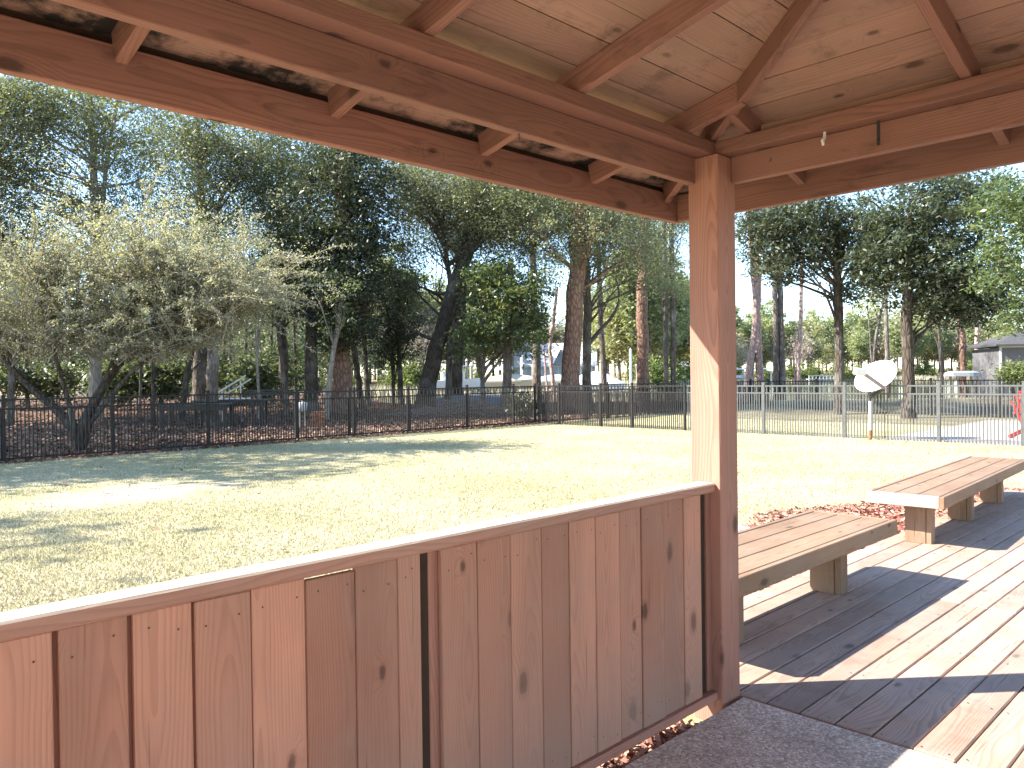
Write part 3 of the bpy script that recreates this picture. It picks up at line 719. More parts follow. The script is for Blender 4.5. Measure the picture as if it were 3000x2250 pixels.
# boats: hull with sheer, deck and sometimes a cover
def boat(label, loc, rz, L, W, H, hullm, coverm=None, coverh=.8, ridge=True, flip=False, cabin=False):
    b = empty('boat', loc, rz, label, 'boat', 'boats moored along the creek')
    N = 9; V, F = [], []
    for i in range(N):
        t = i / (N - 1); x = (t - .5) * L; hw = W / 2 * (1 - max(0, (t - .45) / .55) ** 2.4 * .97); sh = H * (1 + .22 * t * t); ke = H * .05 + H * .35 * max(0, (t - .7) / .3) ** 2
        V += [(x, -hw, sh), (x, -hw * .82, H * .35 + ke * .5), (x, 0, ke), (x, hw * .82, H * .35 + ke * .5), (x, hw, sh)]
    for i in range(N - 1):
        for j in range(4): F.append([i * 5 + j, i * 5 + j + 1, i * 5 + 5 + j + 1, i * 5 + 5 + j])
        F.append([i * 5 + 4, i * 5, i * 5 + 5, i * 5 + 9])
    F.append([4, 3, 2, 1, 0])
    h = mobj('hull', pymesh('hull', V, F, hullm), b)
    if flip: h.matrix_local = Matrix.Rotation(math.pi, 4, 'X') @ Matrix.Translation((0, 0, -H * 1.2))
    if coverm:
        V, F = [], []
        for i in range(N):
            t = i / (N - 1); x = (t - .5) * L * .97; hw = W / 2 * (1 - max(0, (t - .45) / .55) ** 2.4 * .97) * 1.03; sh = H * (1 + .22 * t * t)
            rh = sh + coverh * math.sin(math.pi * min(1, .18 + t * .85)) * (1 if ridge else .6)
            V += [(x, -hw, sh - .15), (x, -hw, sh + .02), (x, -hw * .5, sh + (rh - sh) * .62), (x, 0, rh), (x, hw * .5, sh + (rh - sh) * .62), (x, hw, sh + .02), (x, hw, sh - .15)]
        for i in range(N - 1):
            for j in range(6): F.append([i * 7 + j, i * 7 + 7 + j, i * 7 + 8 + j, i * 7 + j + 1])
        F.append(list(range(7))); F.append([(N - 1) * 7 + j for j in range(7)][::-1])
        mobj('cover', pymesh('cover', V, F, coverm), b)
    if cabin:
        mobj('cabin', boxes_mesh('cabin', [((-.22 * L, -.3 * W, H), (.12 * L, .3 * W, H + .9))], hullm), b)
        mobj('window', boxes_mesh('window', [((-.18 * L, -.31 * W, H + .4), (.08 * L, -.302 * W, H + .72)), ((-.18 * L, .302 * W, H + .4), (.08 * L, .31 * W, H + .72))], M['glass']), b)
        mobj('canopy', boxes_mesh('canopy', [((-.25 * L, -.34 * W, H + 1.5), (.15 * L, .34 * W, H + 1.58))], M['white']), b)
        for x_ in (-.23 * L, .13 * L):
            for y_ in (-.3 * W, .3 * W):
                V, F = tubes([([(x_, y_, H + .8), (x_, y_, H + 1.5)], [.03, .03])], 5); mobj('canopy_post', npmesh('canopy_post', V, F, M['offwhite']), b)
    return b
# rotation that lays a boat's length across the view
RZ = math.atan2(RT0[1], RT0[0])
def on_water(dx, Z, z): p = at(dx, 815, Z); p[2] = z; return p
sk = boat('upturned pale skiff on a low cradle between the magnolia and the porch', on_water(2084, 35, 1.12), RZ + .05, 1.5, .8, .24, simple('dull_skiff_paint', (.27, .275, .28), .7, .2), None, flip=True)
for x_ in (-.5, .45):
    for y_ in (-.25, .25): boxpart('cradle_leg', (x_ - .04, y_ - .04, -1.24), (x_ + .04, y_ + .04, .10), M['greywood'], sk, 'z')
boat('white boat with a dark windowed cabin moored behind the slim tree trunks', on_water(985, 84, -.1), RZ + .25, 7, 2.4, 1.2, M['offwhite'], None, cabin=True)
boat('boat under a broad tan canvas cover with a blue tarp folded on top', on_water(1115, 80, .1), RZ - .12, 6.0, 2.4, .9, M['tan'], M['tan'], 1.1, False)
boat('white covered boat with a cream hull beside the thick pine trunk', on_water(1208, 80, .1), RZ + .3, 4.6, 2.2, .9, M['tan'], M['white'], .9, False)
boat('boat under a steep white tent shaped cover, right of the pine trunks', on_water(1297, 78, -.2), RZ + .05, 5.0, 2.3, .7, M['white'], M['white'], 1.35, True)
t = at(1092, 793, 79.5)
mobj('tarp', pymesh('tarp', [(-.7, -.4, -.1), (.6, -.5, .0), (.8, .4, .05), (-.5, .5, -.05), (0, 0, .55), (-.7, -.4, -.3), (.6, -.5, -.25), (.8, .4, -.2), (-.5, .5, -.3)],
     [[0, 1, 4], [1, 2, 4], [2, 3, 4], [3, 0, 4], [0, 5, 6, 1], [1, 6, 7, 2], [2, 7, 8, 3], [3, 8, 5, 0]], M['blue']), None, Matrix.Translation(t),
     label='crumpled blue tarp on top of the tan covered boat', cat='tarp')
# pilings and lift posts
pil = 0
for dx, dtop, Z, rad, m, nm in ((1008, 780, 84, .14, 'greywood', 'weathered wooden piling at the left end of the boats'), (1018, 790, 86, .2, 'greywood', 'thick wooden piling with a pale cap left of the moored cabin boat'), (1152, 792, 82, .2, 'greywood', 'stubby wooden piling between the tan boat and the white covered boat'),
                            (1125, 775, 82, .07, 'offwhite', 'thin pale lift post rising behind the tan covered boat'), (1128, 770, 83, .07, 'offwhite', 'tallest thin pale lift post beside the tan boat'),
                            (1166, 770, 82, .10, 'white', 'white post with a round white top by the house'), (1267, 762, 78, .13, 'white', 'tall white lift post left of the tent covered boat'),
                            (1274, 800, 78, .12, 'greywood', 'short grey piling beside the tall white lift post'), (1362, 757, 78, .12, 'white', 'tall white lift post right of the tent covered boat'), (1377, 790, 78, .2, 'greywood', 'wooden piling with a white cone cap right of the boats')):
    p = at(dx, dtop, Z); V, F = tubes([([(0, 0, -1.5), (0, 0, p[2])], [rad, rad * .92])], 10)
    e = empty('piling', (p[0], p[1], 0), 0, nm, 'piling', 'pilings and lift posts by the boats')
    mobj('shaft', npmesh('shaft', V, F, M[m], smooth=True), e)
    V, F = tubes([([(0, 0, p[2]), (0, 0, p[2] + rad * .5), (0, 0, p[2] + rad * 2.0)], [rad * 1.15, rad * 1.1, .01])], 10)
    mobj('cap', npmesh('cap', V, F, M['white']), e)
# low dock
p = at(1190, 822, 74); p[2] = 0
DKK = empty('dock', p, RZ, 'low wooden dock in front of the covered boats', 'dock')
for i in range(60): boxpart('dock_board', (-10 + i * .36, -.8, -.30), (-10 + i * .36 + .33, .8, -.25), M['greywood'], DKK, 'y', .01)
for i in range(8): boxpart('dock_pile', (-10 + i * 3, -.75, -1.6), (-9.8 + i * 3, -.55, -.3), M['greywood'], DKK, 'z')
# house across the creek
p = at(1215, 800, 128); p[2] = .2
HO = empty('house', p, RZ - .15, 'pale blue house with a metal roof across the creek, beside the pine trunk', 'house')
boxpart('wall', (-9, 0, 0), (5, 8, 2.9), M['siding'], HO, 'x', .02)
RV = [(-9.6, -.7, 2.9), (5.6, -.7, 2.9), (5.6, 8.7, 2.9), (-9.6, 8.7, 2.9), (-9.6, 4, 6.8), (5.6, 4, 6.8)]
mobj('roof', pymesh('roof', RV, [[0, 1, 5, 4], [2, 3, 4, 5], [1, 2, 5], [3, 0, 4], [0, 3, 2, 1]], M['bluemetal']), HO)
RV = [(-1.5, -1.2, 3.0), (1.3, -1.2, 3.0), (-.2, -1.2, 5.6), (-1.5, 3.2, 3.0), (1.3, 3.2, 3.0), (-.2, 3.2, 5.6)]
mobj('gable', pymesh('gable', RV, [[0, 1, 2], [1, 4, 5, 2], [3, 0, 2, 5], [4, 3, 5], [0, 3, 4, 1]], M['slateroof']), HO)
boxpart('eave_trim', (-9.7, -.78, 2.72), (5.7, -.68, 2.95), M['white'], HO, 'x')
for x in (-7, -4.5, -.3, 1.2, 3.0):
    f = boxpart('window', (x, -.05, 1.0), (x + 1.1, -.01, 2.3), M['white'], HO, 'x')
    mobj('pane', boxes_mesh('pane', [((-.46, -.55, -.04), (.46, .55, -.025))], M['glass']), f, Matrix.Rotation(0, 4, 'X'))
boxpart('porch_rail', (-.6, -1.6, .9), (4.8, -1.5, 1.05), M['white'], HO, 'x')
for x in (-.6, 1.2, 3.0, 4.7): boxpart('porch_post', (x, -1.6, 0), (x + .14, -1.46, 2.75), M['white'], HO, 'z')
p = at(1485, 800, 175); p[2] = .6
SH = empty('shed', p, RZ + .4, 'small white shed on the far bank just left of the gazebo post', 'shed')
boxpart('wall', (-1.6, 0, 0), (1.6, 3, 2.6), M['white'], SH, 'x', .02)
mobj('roof', pymesh('roof', [(-1.8, -.2, 2.6), (1.8, -.2, 2.6), (1.8, 3.2, 2.6), (-1.8, 3.2, 2.6), (-1.8, 1.5, 3.7), (1.8, 1.5, 3.7)], [[0, 1, 5, 4], [2, 3, 4, 5], [1, 2, 5], [3, 0, 4], [0, 3, 2, 1]], M['bluemetal']), SH)
# boathouse on the far shore and a little far dock
p = at(1622, 812, 205); p[2] = -1.1
BH = empty('boathouse', p, RZ, 'open white boathouse standing in the water behind the leaning pines', 'boathouse')
mobj('roof', boxes_mesh('roof', [((-5, -2, 3.6), (5, 3, 3.95))], M['white']), BH)
for x in (-4.8, -2.5, 0, 2.5, 4.6):
    boxpart('post', (x, -1.9, -1), (x + .25, -1.6, 3.6), M['offwhite'], BH, 'z')
boxpart('floor', (-5, -2, .8), (0, 3, 1.0), M['offwhite'], BH, 'x')
boxpart('moored_hull', (-4.4, -1.5, 1.3), (-1, 1.5, 2.2), M['white'], BH, 'x', .2)
p = at(1805, 806, 200); p[2] = -1.0
FD = empty('far_dock', p, RZ + .2, 'thin white dock with rails on the far shore behind the satellite dish', 'dock')
boxpart('walkway', (-8, -.6, .7), (1, .6, .85), M['offwhite'], FD, 'x')
for i in range(9): boxpart('rail_post', (-7.9 + i, -.6, -1), (-7.75 + i, -.45, 1.7), M['offwhite'], FD, 'z')
boxpart('handrail', (-8, -.62, 1.6), (1, -.44, 1.75), M['offwhite'], FD, 'x')

# ------------------------------------------------------------------ things in the left woods
def table(loc, rz, L, W, H, label):
    t = empty('plank_table', loc, rz, label, 'table', 'dark tables under the trees')
    for i in range(4): boxpart('top_board', (-L / 2, -W / 2 + i * W / 4, H - .05), (L / 2, -W / 2 + (i + 1) * W / 4 - .01, H), M['iron'], t, 'x')
    boxpart('apron', (-L / 2 + .05, -W / 2 + .05, H - .22), (L / 2 - .05, -W / 2 + .09, H - .06), M['iron'], t, 'x')
    for s in (-1, 1):
        for q in (-1, 1): boxpart('leg', (s * (L / 2 - .15) - .05, q * (W / 2 - .12) - .05, 0), (s * (L / 2 - .15) + .05, q * (W / 2 - .12) + .05, H - .06), M['iron'], t, 'z')
    return t
def floor_at(dx, Z):
    p = at(dx, 820, Z); p[2] = float(hgt(p[0], p[1])); return p
table(floor_at(425, 25), RZ, 2.3, .9, .78, 'black trestle table in deep shade left of the pale forked trunk')
table(floor_at(500, 26), RZ + .1, 2.4, .9, .85, 'black table with a pale board on it, right of the pale forked trunk')
table(floor_at(602, 30), RZ - .2, 2.2, .9, .9, 'long black table farthest back under the evergreen trees')
LD = empty('ladder_frame', floor_at(497, 27), RZ, 'pale metal frame leaning in the undergrowth above the black tables', 'frame')
for k in range(2): board('rail', (-.5 + .1 * k, .25 * k, 1.0 - k * .12), (.55 + .1 * k, .25 * k, 1.62 - k * .12), (0, 0, 1), .05, .03, M['offwhite'], LD)
boxpart('leg', (-.35, .1, 0), (-.31, .14, 1.15), M['offwhite'], LD, 'z'); boxpart('leg', (.30, .1, 0), (.34, .14, 1.45), M['offwhite'], LD, 'z')
LB = mobj('loose_board', pymesh('loose_board', *chambox(1.3, .2, .04), M['offwhite']), None, Matrix.Translation(tuple(floor_at(497, 25.9) + np.array([0, 0, .89]))) @ Matrix.Rotation(RZ, 4, 'Z'), label='pale board lying on the black table in the woods', cat='board')
ST = empty('brick_stack', floor_at(692, 25), RZ, 'stack of orange clay bricks by the thick reddish trunk behind the fence', 'bricks')
bk = pymesh('brick', *chambox(.22, .11, .075, .006), M['orange'])
for k in range(6):
    for i in range(2):
        mobj('brick', bk, ST, Matrix.Translation((-.23 + i * .23 + (.06 if k % 2 else 0), random.uniform(-.02, .02), .04 + k * .08)))
BU = empty('bucket', floor_at(652, 24.5), 0, 'round white bucket on a stand left of the orange bricks', 'bucket')
V, F = tubes([([(0, 0, .5), (0, 0, .52), (0, 0, .78), (0, 0, .8)], [.02, .13, .16, .02])], 14); mobj('pail', npmesh('pail', V, F, M['bucket'], smooth=True), BU)
for s in (-1, 1): boxpart('stand_leg', (s * .1 - .02, -.02, 0), (s * .1 + .02, .02, .5), M['tan'], BU, 'z')
p = floor_at(1015, 33)
mobj('ground_sheet', pymesh('ground_sheet', [(-1.6, -.5, .3), (-.4, -.6, .45), (.8, -.5, .38), (1.7, -.3, .25), (1.6, .7, .3), (.4, .8, .42), (-.9, .7, .4), (-1.7, .5, .25), (-1.6, -.5, 0), (-.4, -.6, 0), (.8, -.5, 0), (1.7, -.3, 0)],
     [[0, 1, 6, 7], [1, 2, 5, 6], [2, 3, 4, 5], [8, 9, 1, 0], [9, 10, 2, 1], [10, 11, 3, 2]], M['blue']), None, Matrix.Translation(p) @ Matrix.Rotation(RZ, 4, 'Z'), label='light blue sheet spread over a pile behind the leaning oak', cat='tarp')
paths = []
for i in range(240):
    a = rng.uniform(-2.4, 2.4); b = rng.uniform(-.7, .7); L = rng.uniform(.4, 1.6); ang = rng.uniform(0, 6.28); up = rng.uniform(-.2, .5)
    c = np.array([a, b, rng.uniform(0, .65) * max(.15, 1 - abs(a) / 2.6)]); d = np.array([math.cos(ang) * 1.4, math.sin(ang) * .6, up]) * L * .5
    paths.append(([c - d, c + rng.normal(0, .05, 3), c + d], [.016, .012, .005]))
V, F = tubes(paths, 4); p = floor_at(1005, 28.5)
mobj('brush_pile', npmesh('brush_pile', V, F, M['brush']), None, Matrix.Translation(p) @ Matrix.Rotation(RZ, 4, 'Z'), label='heap of cut dry branches piled right of the leaning oak', cat='brush pile')

# ------------------------------------------------------------------ trees
def leaves(C, size, aspect, r, upbias=.5, sizevar=.35):
    n = len(C); nn = r.normal(0, 1, (n, 3)); nn[:, 2] = np.abs(nn[:, 2]) + upbias; nn /= np.linalg.norm(nn, axis=1)[:, None]
    t = r.normal(0, 1, (n, 3)); u = np.cross(nn, t); u /= np.linalg.norm(u, axis=1)[:, None] + 1e-9; v = np.cross(nn, u)
    L = (size * np.clip(r.normal(1, sizevar, n), .4, 2))[:, None] * .5; W = L * aspect
    V = np.stack([C - u * L, C + v * W + nn * W * .25, C + u * L, C - v * W + nn * W * .25], 1).reshape(-1, 3)
    return V, np.arange(4 * n).reshape(-1, 4)
def clumps(ells, nc, r, power=.45):
    """clump centres spread through a list of ellipsoids (centre, radii), weighted by volume"""
    vol = np.array([np.prod(e[1]) ** .8 for e in ells]); k = r.choice(len(ells), nc, p=vol / vol.sum())
    d = r.normal(0, 1, (nc, 3)); d /= np.linalg.norm(d, axis=1)[:, None]; rad = r.uniform(0, 1, nc) ** power
    c = np.array([e[0] for e in ells])[k]; R = np.array([e[1] for e in ells])[k]
    return c + d * rad[:, None] * R
def crown_mesh(name, ells, nc, per, crad, size, aspect, mat, seed, upbias=.5, power=.45, tshift=0.0, flat=.6):
    r = np.random.default_rng(seed); cc = clumps(ells, nc, r, power)
    rr = crad * r.uniform(.55, 1.35, nc); m = r.poisson(per, nc) + 3
    idx = np.repeat(np.arange(nc), m); off = r.normal(0, .5, (len(idx), 3)); off[:, 2] *= flat
    C = cc[idx] + off * rr[idx][:, None]
    V, F = leaves(C, size, aspect, r, upbias)
    tint = np.clip(r.normal(.4, .16, len(idx)) + r.normal(0, .12, nc)[idx] + tshift, 0, 1)
    return npmesh(name, V, F, mat, tint), cc
def limb(p0, p1, r0, r1, r, k=6, wob=.06, sag=0.0):
    p0, p1 = np.asarray(p0, float), np.asarray(p1, float); t = np.linspace(0, 1, k)[:, None]
    L = np.linalg.norm(p1 - p0); P = p0 + (p1 - p0) * t + np.cumsum(r.normal(0, wob * L / k, (k, 3)), 0) * np.minimum(1, t * 3)
    P[:, 2] += sag * L * np.sin(np.pi * t[:, 0])
    return P, np.linspace(r0, r1, k)
def spline(pts, k=14):
    pts = np.asarray(pts, float); s = np.r_[0, np.cumsum(np.linalg.norm(np.diff(pts, axis=0), axis=1))]; s /= s[-1]
    t = np.linspace(0, 1, k); q = np.stack([np.interp(t, s, pts[:, i]) for i in range(3)], 1)
    for _ in range(2): q[1:-1] = (q[:-2] + 2 * q[1:-1] + q[2:]) / 4
    return q
def tree(name, label, base_px, Z, trunks, bk, crown=None, lf='lf_oak', seed=1, nlimb=14, group=None, cat='tree', limb_r=.05, extra=(), leaf=None):
    """trunks: list of ([(dx,dy)...] from base up, r0, r1, dz); crown: dict(e=[(dx,dy,rx_px,ry_px,depth_m,dZ)], nc, per, crad, size, aspect)"""
    r = np.random.default_rng(seed)
    b = floor_at(base_px, Z); e = empty(name, b, 0, label, cat, group)
    paths = []
    tip = []
    for pts, r0, r1, dz in trunks:
        W = []
        for i, (dx, dy) in enumerate(pts):
            q = at(dx, dy, Z + dz * i / max(1, len(pts) - 1))
            if i == 0: q = floor_at(dx, Z); q[2] -= .15
            W.append(q)
        q = spline(W, 16); q[1:] += r.normal(0, .02 * r0 / .2, (15, 3)); R = np.linspace(r0, r1, 16); R[0] *= 1.35; R[1] *= 1.12
        paths.append((q, R)); tip.append(q)
    if crown:
        ells = []
        for dx, dy, rx, ry, dm, dZ in crown['e']:
            c = at(dx, dy, Z + dZ); ells.append((c, np.array([max(rx * (Z + dZ) / PXM, .1)] * 2 + [ry * (Z + dZ) / PXM])))
        # the horizontal radius along the view is the given depth
        A = np.stack([RT0, FW0, UP0])
        ells2 = [(c @ A.T, np.array([R[0], dm, R[2]])) for (c, R), (_, _, _, _, dm, _) in zip(ells, crown['e'])]
        rs = np.random.default_rng(seed + 50)
        me, cc = crown_mesh('crown', ells2, crown['nc'], crown['per'], crown['crad'], crown['size'], crown.get('aspect', .5), M[lf], seed + 50,
                            crown.get('up', .5), crown.get('power', .45), crown.get('tshift', 0))
        n = len(me.vertices); co = np.empty(n * 3, np.float32); me.vertices.foreach_get('co', co)
        co = co.reshape(-1, 3) @ A - b[None]; me.vertices.foreach_set('co', co.astype(np.float32).ravel()); me.update()
        cw = cc @ A
        mobj('crown', me, e)
        sel = r.choice(len(cw), min(nlimb, len(cw)), replace=False)
        for i in sel:
            q = tip[r.integers(len(tip))]
            j = int(np.clip(np.argmin(np.abs(q[:, 2] - (cw[i][2] - r.uniform(.8, 2.2)))), 5, 15))
            P, R = limb(q[j], cw[i], limb_r * r.uniform(.6, 1.3), .012, r, 6, .10, r.uniform(-.05, .12)); paths.append((P, R))
            for _ in range(2):
                k2 = r.integers(2, 5); P2, R2 = limb(P[k2], cw[r.integers(len(cw))] * .35 + P[-1] * .65, R[k2] * .6, .008, r, 5, .1)
                if np.linalg.norm(P2[-1] - P2[0]) < 4: paths.append((P2, R2))
    for pts, r0, r1, dz in extra:
        q = spline([at(dx, dy, Z + dz * i / max(1, len(pts) - 1)) for i, (dx, dy) in enumerate(pts)], 10); paths.append((q, np.linspace(r0, r1, 10)))
    V, F = tubes(paths, 8); V = V - b[None]
    mobj('trunk', npmesh('trunk', V, F, M[bk], smooth=True), e)
    return e
# -- feathery pale tree on the fence line
def myrtle():
    Z = 16.9; r = np.random.default_rng(77); b = floor_at(168, Z)
    e = empty('feathery_tree', b, 0, 'low spreading tree with dark forked trunk and feathery pale olive crown', 'tree')
    paths = []
    forks = [[(172, 975), (168, 930), (120, 880), (60, 835), (20, 790), (-40, 700)], [(168, 975), (170, 925), (215, 850), (255, 780), (330, 720), (420, 640)],
             [(166, 960), (160, 915), (140, 840), (110, 740), (90, 600)], [(172, 950), (190, 890), (240, 800), (270, 700), (300, 560)], [(174, 940), (230, 870), (290, 790), (400, 730), (520, 650)]]
    R0 = [.13, .14, .07, .08, .06]; tips = []
    for f, r0 in zip(forks, R0):
        dz = r.uniform(-1.2, 1.2); q = spline([at(x, y, Z + dz * i / len(f)) for i, (x, y) in enumerate(f)], 14); q[0, 2] = min(q[0, 2], b[2] - .1)
        R = np.linspace(r0, .02, 14); R[0] *= 1.3; paths.append((q, R)); tips += list(q[6:])
    tips = np.array(tips); Cs = []; shoots = []
    # long arching shoots
    A = np.stack([RT0, FW0, UP0])
    for i in range(1150):
        s = tips[r.integers(len(tips))] + r.normal(0, .25, 3)
        d = np.array([r.normal(.45, .75), r.normal(0, .6), r.uniform(.05, 1.0)]) @ A; d /= np.linalg.norm(d); L = r.uniform(.8, 2.6)
        k = 6; t = np.linspace(0, 1, k)[:, None]; P = s + d * L * t + np.array([0, 0, 1]) * (L * .12 * np.sin(np.pi * t) - .25 * L * t * t * (r.uniform() < .5)) + r.normal(0, .03, (k, 3))
        if P[:, 2].min() < 1.75: continue
        shoots.append((P, np.linspace(.014, .005, k)))
        m = int(L * 90); tt = r.uniform(.05, 1, m); q = np.stack([np.interp(tt, t[:, 0], P[:, j]) for j in range(3)], 1); Cs.append(q + r.normal(0, .036, (m, 3)))
    for i in range(330):
        c = (at(235, 575, Z) @ A.T + r.normal(0, 1, 3) * np.array([1.75, 1.3, .95])) @ A
        if c[2] < 2.0: continue
        Cs.append(c + r.normal(0, .16, (46, 3)))
    C = np.concatenate(Cs); V, F = leaves(C, .05, .45, r, .4)
    mobj('crown', npmesh('crown', V - b[None], F, M['lf_myrtle'], np.clip(r.normal(.45, .22, len(F)), 0, 1)), e)
    V, F = tubes(shoots, 4); mobj('twigs', npmesh('twigs', V - b[None], F, M['bark_pale_grey']), e, kind='stuff')
    V, F = tubes(paths, 7); mobj('trunk', npmesh('trunk', V - b[None], F, M['bark_dark'], smooth=True), e)
myrtle()
# -- big evergreens and oaks beyond the left fence
tree('evergreen_tree', 'large dark evergreen with thick reddish trunk and dense glossy crown left of the leaning oak', 738, 30,
     [([(738, 880), (736, 800), (735, 700), (742, 560), (745, 420), (750, 300)], .40, .22, 0)], 'bark_pine',
     dict(e=[(735, 640, 110, 130, 2.2, -1), (720, 480, 130, 120, 2.4, 0), (760, 370, 120, 90, 2.4, 0), (660, 560, 70, 120, 1.8, -.5), (790, 520, 60, 120, 1.5, -.5)], nc=775, per=59, crad=.55, size=0.137, aspect=.42, up=.3), 'lf_magnolia', 21, 26)
tree('oak_tree', 'big dark oak leaning to the right in the middle of the woods', 915, 31,
     [([(915, 885), (925, 830), (945, 745), (968, 660), (1000, 575), (1030, 470), (1040, 380)], .36, .2, 0), ([(966, 668), (975, 620), (965, 560), (955, 480), (930, 420)], .14, .07, 0)], 'bark_dark',
     dict(e=[(1000, 420, 180, 90, 3.5, 0), (1130, 450, 150, 90, 3, 0), (900, 430, 90, 70, 2.5, 1), (1060, 520, 130, 60, 2.5, 0), (870, 620, 55, 80, 1.5, 1), (880, 540, 60, 50, 1.5, 1)], nc=967, per=70, crad=.7, size=0.094, aspect=.5), 'lf_oak', 22, 34, limb_r=.07,
     extra=[([(948, 738), (900, 720), (860, 690)], .09, .03, .5), ([(1010, 540), (1060, 500), (1120, 480)], .1, .04, 0)])
tree('holly_tree', 'small dark holly with two stems just left of the leaning oak', 868, 33,
     [([(866, 880), (864, 800), (860, 700), (862, 600)], .13, .06, 0), ([(848, 880), (850, 800), (846, 720)], .09, .05, 0)], 'bark_dark',
     dict(e=[(862, 710, 55, 70, 1.4, 0), (850, 620, 50, 60, 1.4, 0), (840, 760, 35, 40, 1, 0)], nc=170, per=59, crad=.42, size=0.108, aspect=.45), 'lf_magnolia', 23, 12)
tree('oak_tree', 'upright dark oak trunk standing just right of the leaning oak', 985, 37,
     [([(985, 870), (984, 780), (986, 680), (992, 580), (1000, 450)], .30, .2, 0), ([(990, 690), (1004, 640), (1006, 560)], .12, .07, 0)], 'bark_dark',
     dict(e=[(1010, 470, 130, 90, 3, 0), (930, 500, 80, 80, 2.5, 0)], nc=170, per=70, crad=.8, size=0.101), 'lf_oak', 24, 14)
tree('magnolia_tree', 'medium bright green magnolia in front of the moored boats', 1095, 29,
     [([(1093, 880), (1094, 800), (1098, 720), (1102, 620), (1105, 560)], .19, .10, 0), ([(1045, 860), (1042, 800), (1050, 740), (1060, 690)], .1, .05, .5)], 'bark_grey',
     dict(e=[(1090, 660, 90, 80, 1.8, 0), (1030, 730, 60, 45, 1.3, 0), (1140, 720, 50, 60, 1.3, 0), (1060, 610, 70, 55, 1.6, 0), (1150, 650, 45, 60, 1.2, 0)], nc=420, per=45, crad=.42, size=0.144, aspect=.36, tshift=.12), 'lf_bright', 25, 20)
tree('pine_tree', 'thickest sunlit pine trunk with shadow dappled reddish bark, right of the magnolia', 1232, 30,
     [([(1228, 880), (1232, 800), (1238, 700), (1246, 600), (1252, 480), (1258, 330)], .37, .27, 0)], 'bark_pine',
     dict(e=[(1230, 500, 170, 75, 3, 0), (1180, 580, 80, 45, 1.6, -.5), (1330, 520, 110, 60, 2.4, 0), (1290, 420, 150, 70, 3, 0), (1250, 230, 220, 120, 3.5, 0)], nc=640, per=63, crad=.55, size=0.101, aspect=.45), 'lf_oak', 26, 24, limb_r=.06)
tree('pine_tree', 'slimmer pine trunk with a long curved branch reaching right, beside the thickest pine', 1268, 33,
     [([(1268, 870), (1268, 780), (1270, 680), (1266, 580), (1264, 440)], .20, .15, 0)], 'bark_grey',
     dict(e=[(1370, 560, 90, 60, 2, 0), (1400, 620, 60, 35, 1.5, 0), (1300, 560, 70, 45, 1.5, 0)], nc=150, per=52, crad=.5, size=0.086), 'lf_oak', 27, 10,
     extra=[([(1270, 745), (1300, 708), (1330, 680), (1342, 640), (1330, 600)], .10, .03, 0), ([(1272, 660), (1300, 620), (1320, 612)], .05, .015, 0)])
tree('bare_tree', 'small pale forked tree between the magnolia and the thickest pine', 1198, 46,
     [([(1200, 850), (1192, 800), (1186, 750), (1196, 690), (1204, 620)], .16, .08, 0), ([(1187, 752), (1172, 720), (1164, 690), (1150, 660)], .08, .03, 0)], 'bark_pale', None, 'lf_bare', 28,
     extra=[([(1190, 720), (1215, 690), (1240, 680)], .04, .01, 0)])
tree('pine_tree', 'small dark bent trunk between the curved branch and the tent covered boat', 1305, 42,
     [([(1306, 860), (1304, 800), (1300, 740), (1296, 640), (1292, 520)], .17, .12, 0)], 'bark_grey',
     dict(e=[(1310, 640, 45, 30, 1.4, 0)], nc=30, per=42, crad=.6, size=0.101), 'lf_pine', 29, 5)
tree('pine_tree', 'tall sunlit pine trunk midway between the curved branch and the gazebo post', 1390, 38,
     [([(1388, 870), (1390, 760), (1386, 680), (1390, 560), (1394, 400)], .32, .22, 0)], 'bark_pine',
     dict(e=[(1400, 520, 110, 65, 2.6, 0), (1440, 600, 60, 40, 1.8, 0), (1380, 460, 120, 60, 3, 0), (1390, 300, 170, 110, 3.5, 0)], nc=400, per=59, crad=.7, size=0.101), 'lf_oak', 30, 14)
for i, (x, w_, lab) in enumerate(((1438, .11, 'left one of two slim dark pines just left of the gazebo post'), (1453, .12, 'right one of two slim dark pines just left of the gazebo post'))):
    tree('pine_tree', lab, x, 44, [([(x, 850), (x + 1, 700), (x - 2, 560), (x - 4, 420)], w_ + .04, w_, 0)], 'bark_grey',
         dict(e=[(x + 5, 470, 60, 50, 2, 0), (x + 10, 620, 45, 30, 1.5, 0)], nc=70, per=52, crad=.7, size=0.108, tshift=.1), 'lf_pine', 31 + i, 12, limb_r=.03)
# -- trees right of the post
tree('pine_tree', 'leaning pink barked pine crossing its neighbour just right of the gazebo post', 1612, 44,
     [([(1606, 850), (1616, 800), (1632, 720), (1634, 640), (1626, 560), (1618, 440)], .22, .15, 0)], 'bark_pale',
     dict(e=[(1630, 560, 45, 40, 1.5, 0), (1620, 480, 60, 50, 1.8, 0)], nc=70, per=49, crad=.6, size=0.108), 'lf_oak', 41, 8)
tree('pine_tree', 'upright pink barked pine touching the leaning one, right of the gazebo post', 1642, 45,
     [([(1645, 850), (1640, 760), (1636, 700), (1638, 600), (1640, 470)], .23, .16, 0), ([(1625, 850), (1624, 800), (1628, 760)], .14, .1, 0)], 'bark_pale', None, 'lf_oak', 42)
tree('pine_tree', 'pair of straight grey pine stems side by side, second group right of the post', 1682, 43,
     [([(1676, 850), (1676, 740), (1674, 620), (1672, 470)], .17, .14, 0), ([(1690, 850), (1688, 740), (1684, 620), (1682, 470)], .19, .14, 0)], 'bark_grey',
     dict(e=[(1690, 500, 60, 60, 2, 0)], nc=50, per=49, crad=.6, size=0.108), 'lf_oak', 43, 6)
